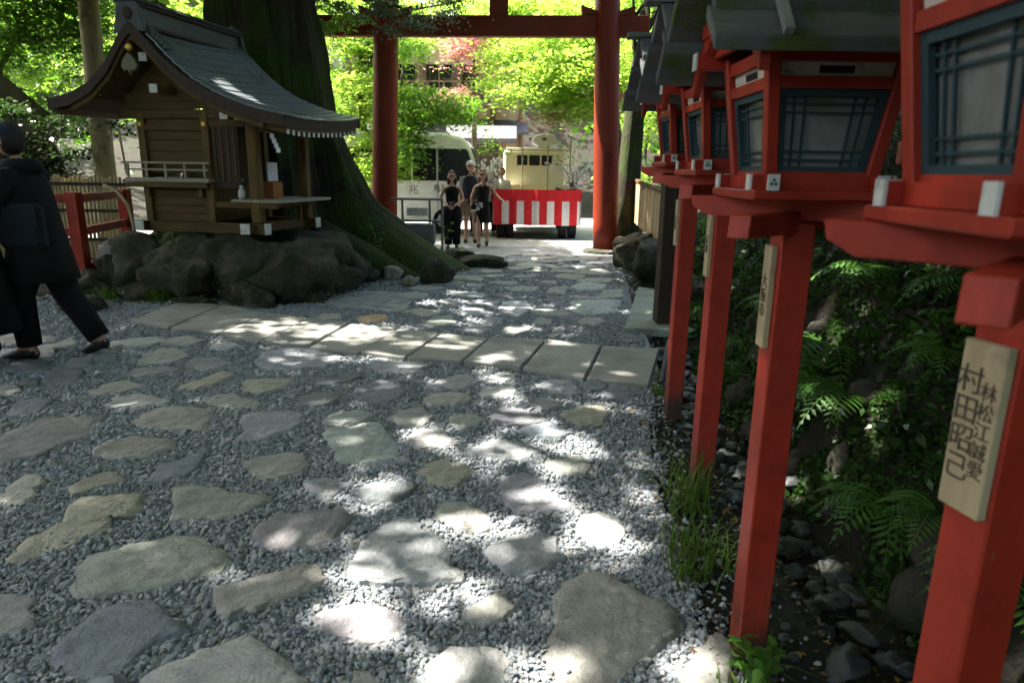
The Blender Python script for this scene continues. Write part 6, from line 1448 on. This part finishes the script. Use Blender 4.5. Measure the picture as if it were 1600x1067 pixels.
    for fn in clothes.get('extra', ()): fn(P, J, k)
    return P
TANK = [(.95, .15, .118), (1.06, .135, .105), (1.16, .14, .108), (1.28, .158, .122), (1.37, .15, .1), (1.42, .1, .075)]
SHIRT = [(.86, .165, .13), (1.0, .155, .12), (1.12, .145, .115), (1.28, .165, .125), (1.38, .165, .105), (1.445, .08, .07)]
def camera_prop(P, J, k):
    c = (J['wrl'] + J['wrr']) / 2 + Vector((0, -.1, .03)); o = thing('hand_camera', 'small dark camera held by the woman in long black trousers', 'camera', tuple(Vector(P.location) + c))
    G().box((0, 0, 0), (.13, .05, .08)).obj('camera_body', 'black', o, bevel=.006); G().tube([(0, -.02, 0), (0, -.075, 0)], .03, 10).obj('lens', 'grey_metal', o)
def bag_prop(P, J, k):
    o = thing('patterned_bag', 'black and white patterned bag at the hip of the woman in the short dress', 'bag', tuple(Vector(P.location) + Vector((-.1, -.2, .92 * k))))
    G().ell((0, 0, 0), (.15, .06, .12), 14, 8).obj('bag_body', 'cloth_black', o, smooth=True); rg = random.Random(2); g = G()
    for i in range(16): g.ell((rg.uniform(-.1, .1), -.052, rg.uniform(-.08, .08)), (.022, .014, .02), 7, 4)
    g.obj('white_patches', 'cloth_white', o); G().tube([(.1, 0, .08), (.2, .1, .4), (.1, .12, .55)], .008, 5).obj('strap', 'cloth_black', o)
GP = 'visitors standing in the sun beyond the torii'
person('dark haired woman in long black clothes holding a camera, left of the group', (-1.30, 14.6, 0), .05, 1.56, dict(ell=(.26, -.02, 1.12), wrl=(.1, -.24, 1.02), elr=(-.27, -.02, 1.12), wrr=(-.08, -.24, 1.0)),
       dict(top=('cloth_black', TANK), legs=('cloth_black', 1, 1.35), hair=('hair_black', .26), glasses=1, extra=(camera_prop,)), GP)
person('man in a white cap with dark shirt, grey sleeves and khaki shorts', (-1.0, 15.9, 0), .1, 1.78, dict(ell=(.27, .0, 1.12), wrl=(.2, -.2, 1.0)),
       dict(top=('cloth_navy', SHIRT), sleeve=('cloth_grey', False), legs=('cloth_khaki', .75, 1.15), cap='cloth_white', brim='cloth_navy', hair=('hair_brown', 0)), GP)
person('blonde woman in a short black sleeveless dress and sunglasses walking beside the truck', (-.68, 15.1, 0), -.05, 1.6, dict(ell=(.3, .0, 1.2), wrl=(.42, -.12, 1.1), elr=(-.26, -.02, 1.12), wrr=(-.24, -.12, .88), anl=(.08, .2, .16), hel=(.08, .24, .12), tol=(.09, .06, .04), knl=(.09, -.02, .5), anr=(-.07, -.1, .09), her=(-.07, -.08, .035), tor=(-.08, -.27, .03), knr=(-.08, -.14, .5)),
       dict(top=('cloth_black', TANK), skirt=('cloth_black', [(.56, .2, .165), (.75, .185, .15), (.92, .16, .125), (1.05, .137, .107)]), hair=('hair_brown', .2), glasses=1, extra=(bag_prop,)), GP)
for lb, loc, h, top, hair in (('person in a dark top half hidden behind the man with the white cap', (-.95, 17.6, 0), 1.68, 'cloth_grey', 'hair_black'), ('person in a white shirt behind the woman in the short dress', (-.62, 18.0, 0), 1.7, 'cloth_white', 'hair_brown'), ('person in a white shirt by the left side of the truck', (-.75 + .42, 18.6, 0), 1.66, 'cloth_white', 'hair_black')):
    person(lb, loc, .1, h, {}, dict(top=(top, SHIRT), sleeve=(top, False), legs=('cloth_navy', 1, 1.0), hair=(hair, 0)), GP)
def denim(P, J, k):
    o = thing('shoulder_bag', 'dark blue shoulder bag at the waist of the capped man', 'bag', tuple(Vector(P.location) + Vector((.03, -.2, 1.13))), 0)
    G().box((0, 0, 0), (.36, .13, .36)).obj('bag_body', 'cloth_denim', o, bevel=.04); G().box((0, -.072, .08), (.34, .012, .16)).obj('flap', 'cloth_denim', o, bevel=.004); G().tube([(-.17, 0, .17), (-.12, .12, .42), (.1, .2, .44)], .014, 6).obj('strap', 'cloth_black', o)
def hood(P, J, k):
    n = J['neck']; G().loft([[(n.x + r * k * math.cos(a), n.y + (r * .95 + .02) * k * math.sin(a) + .01, n.z + z * k) for a in [2 * math.pi * i / 16 for i in range(16)]] for r, z in ((.12, -.05), (.13, -.01), (.112, .035), (.085, .05))]).obj('hood', 'cloth_black', P, smooth=True)
person('man in dark cap and black coat striding out of the left edge of the frame', (-3.92, 5.65, 0), R(-90), 1.86, dict(lean=(0, -.12), knl=(.09, -.14, .5), anl=(.09, -.12, .1), hel=(.09, -.08, .04), tol=(.1, -.3, .03), knr=(-.09, .1, .5), anr=(-.09, .32, .13), her=(-.09, .36, .09), tor=(-.1, .18, .03), ell=(.25, -.1, 1.12), wrl=(.2, -.3, 1.05), elr=(-.25, -.1, 1.12), wrr=(-.2, -.3, 1.05)),
       dict(top=('cloth_black', [(.62, .25, .25, 0, 0), (.8, .22, .22), (1.0, .2, .18), (1.2, .2, .17), (1.36, .2, .14), (1.47, .1, .09)]), sleeve=('cloth_black', True), legs=('cloth_black', 1, 1.25), cap='cloth_navy', hair=('hair_black', 0), extra=(denim, hood)), 'people at the left edge')
person('person in black clothes mostly cut off by the left edge of the frame', (-4.25, 5.3, 0), R(-60), 1.75, dict(elr=(-.3, -.05, 1.12), wrr=(-.25, -.25, 1.1)),
       dict(top=('cloth_black', [(.3, .3, .28), (.8, .25, .23), (1.1, .22, .19), (1.34, .22, .15), (1.45, .1, .09)]), sleeve=('cloth_black', True), legs=('cloth_black', 1, 1.3), hair=('hair_black', .12)), 'people at the left edge')
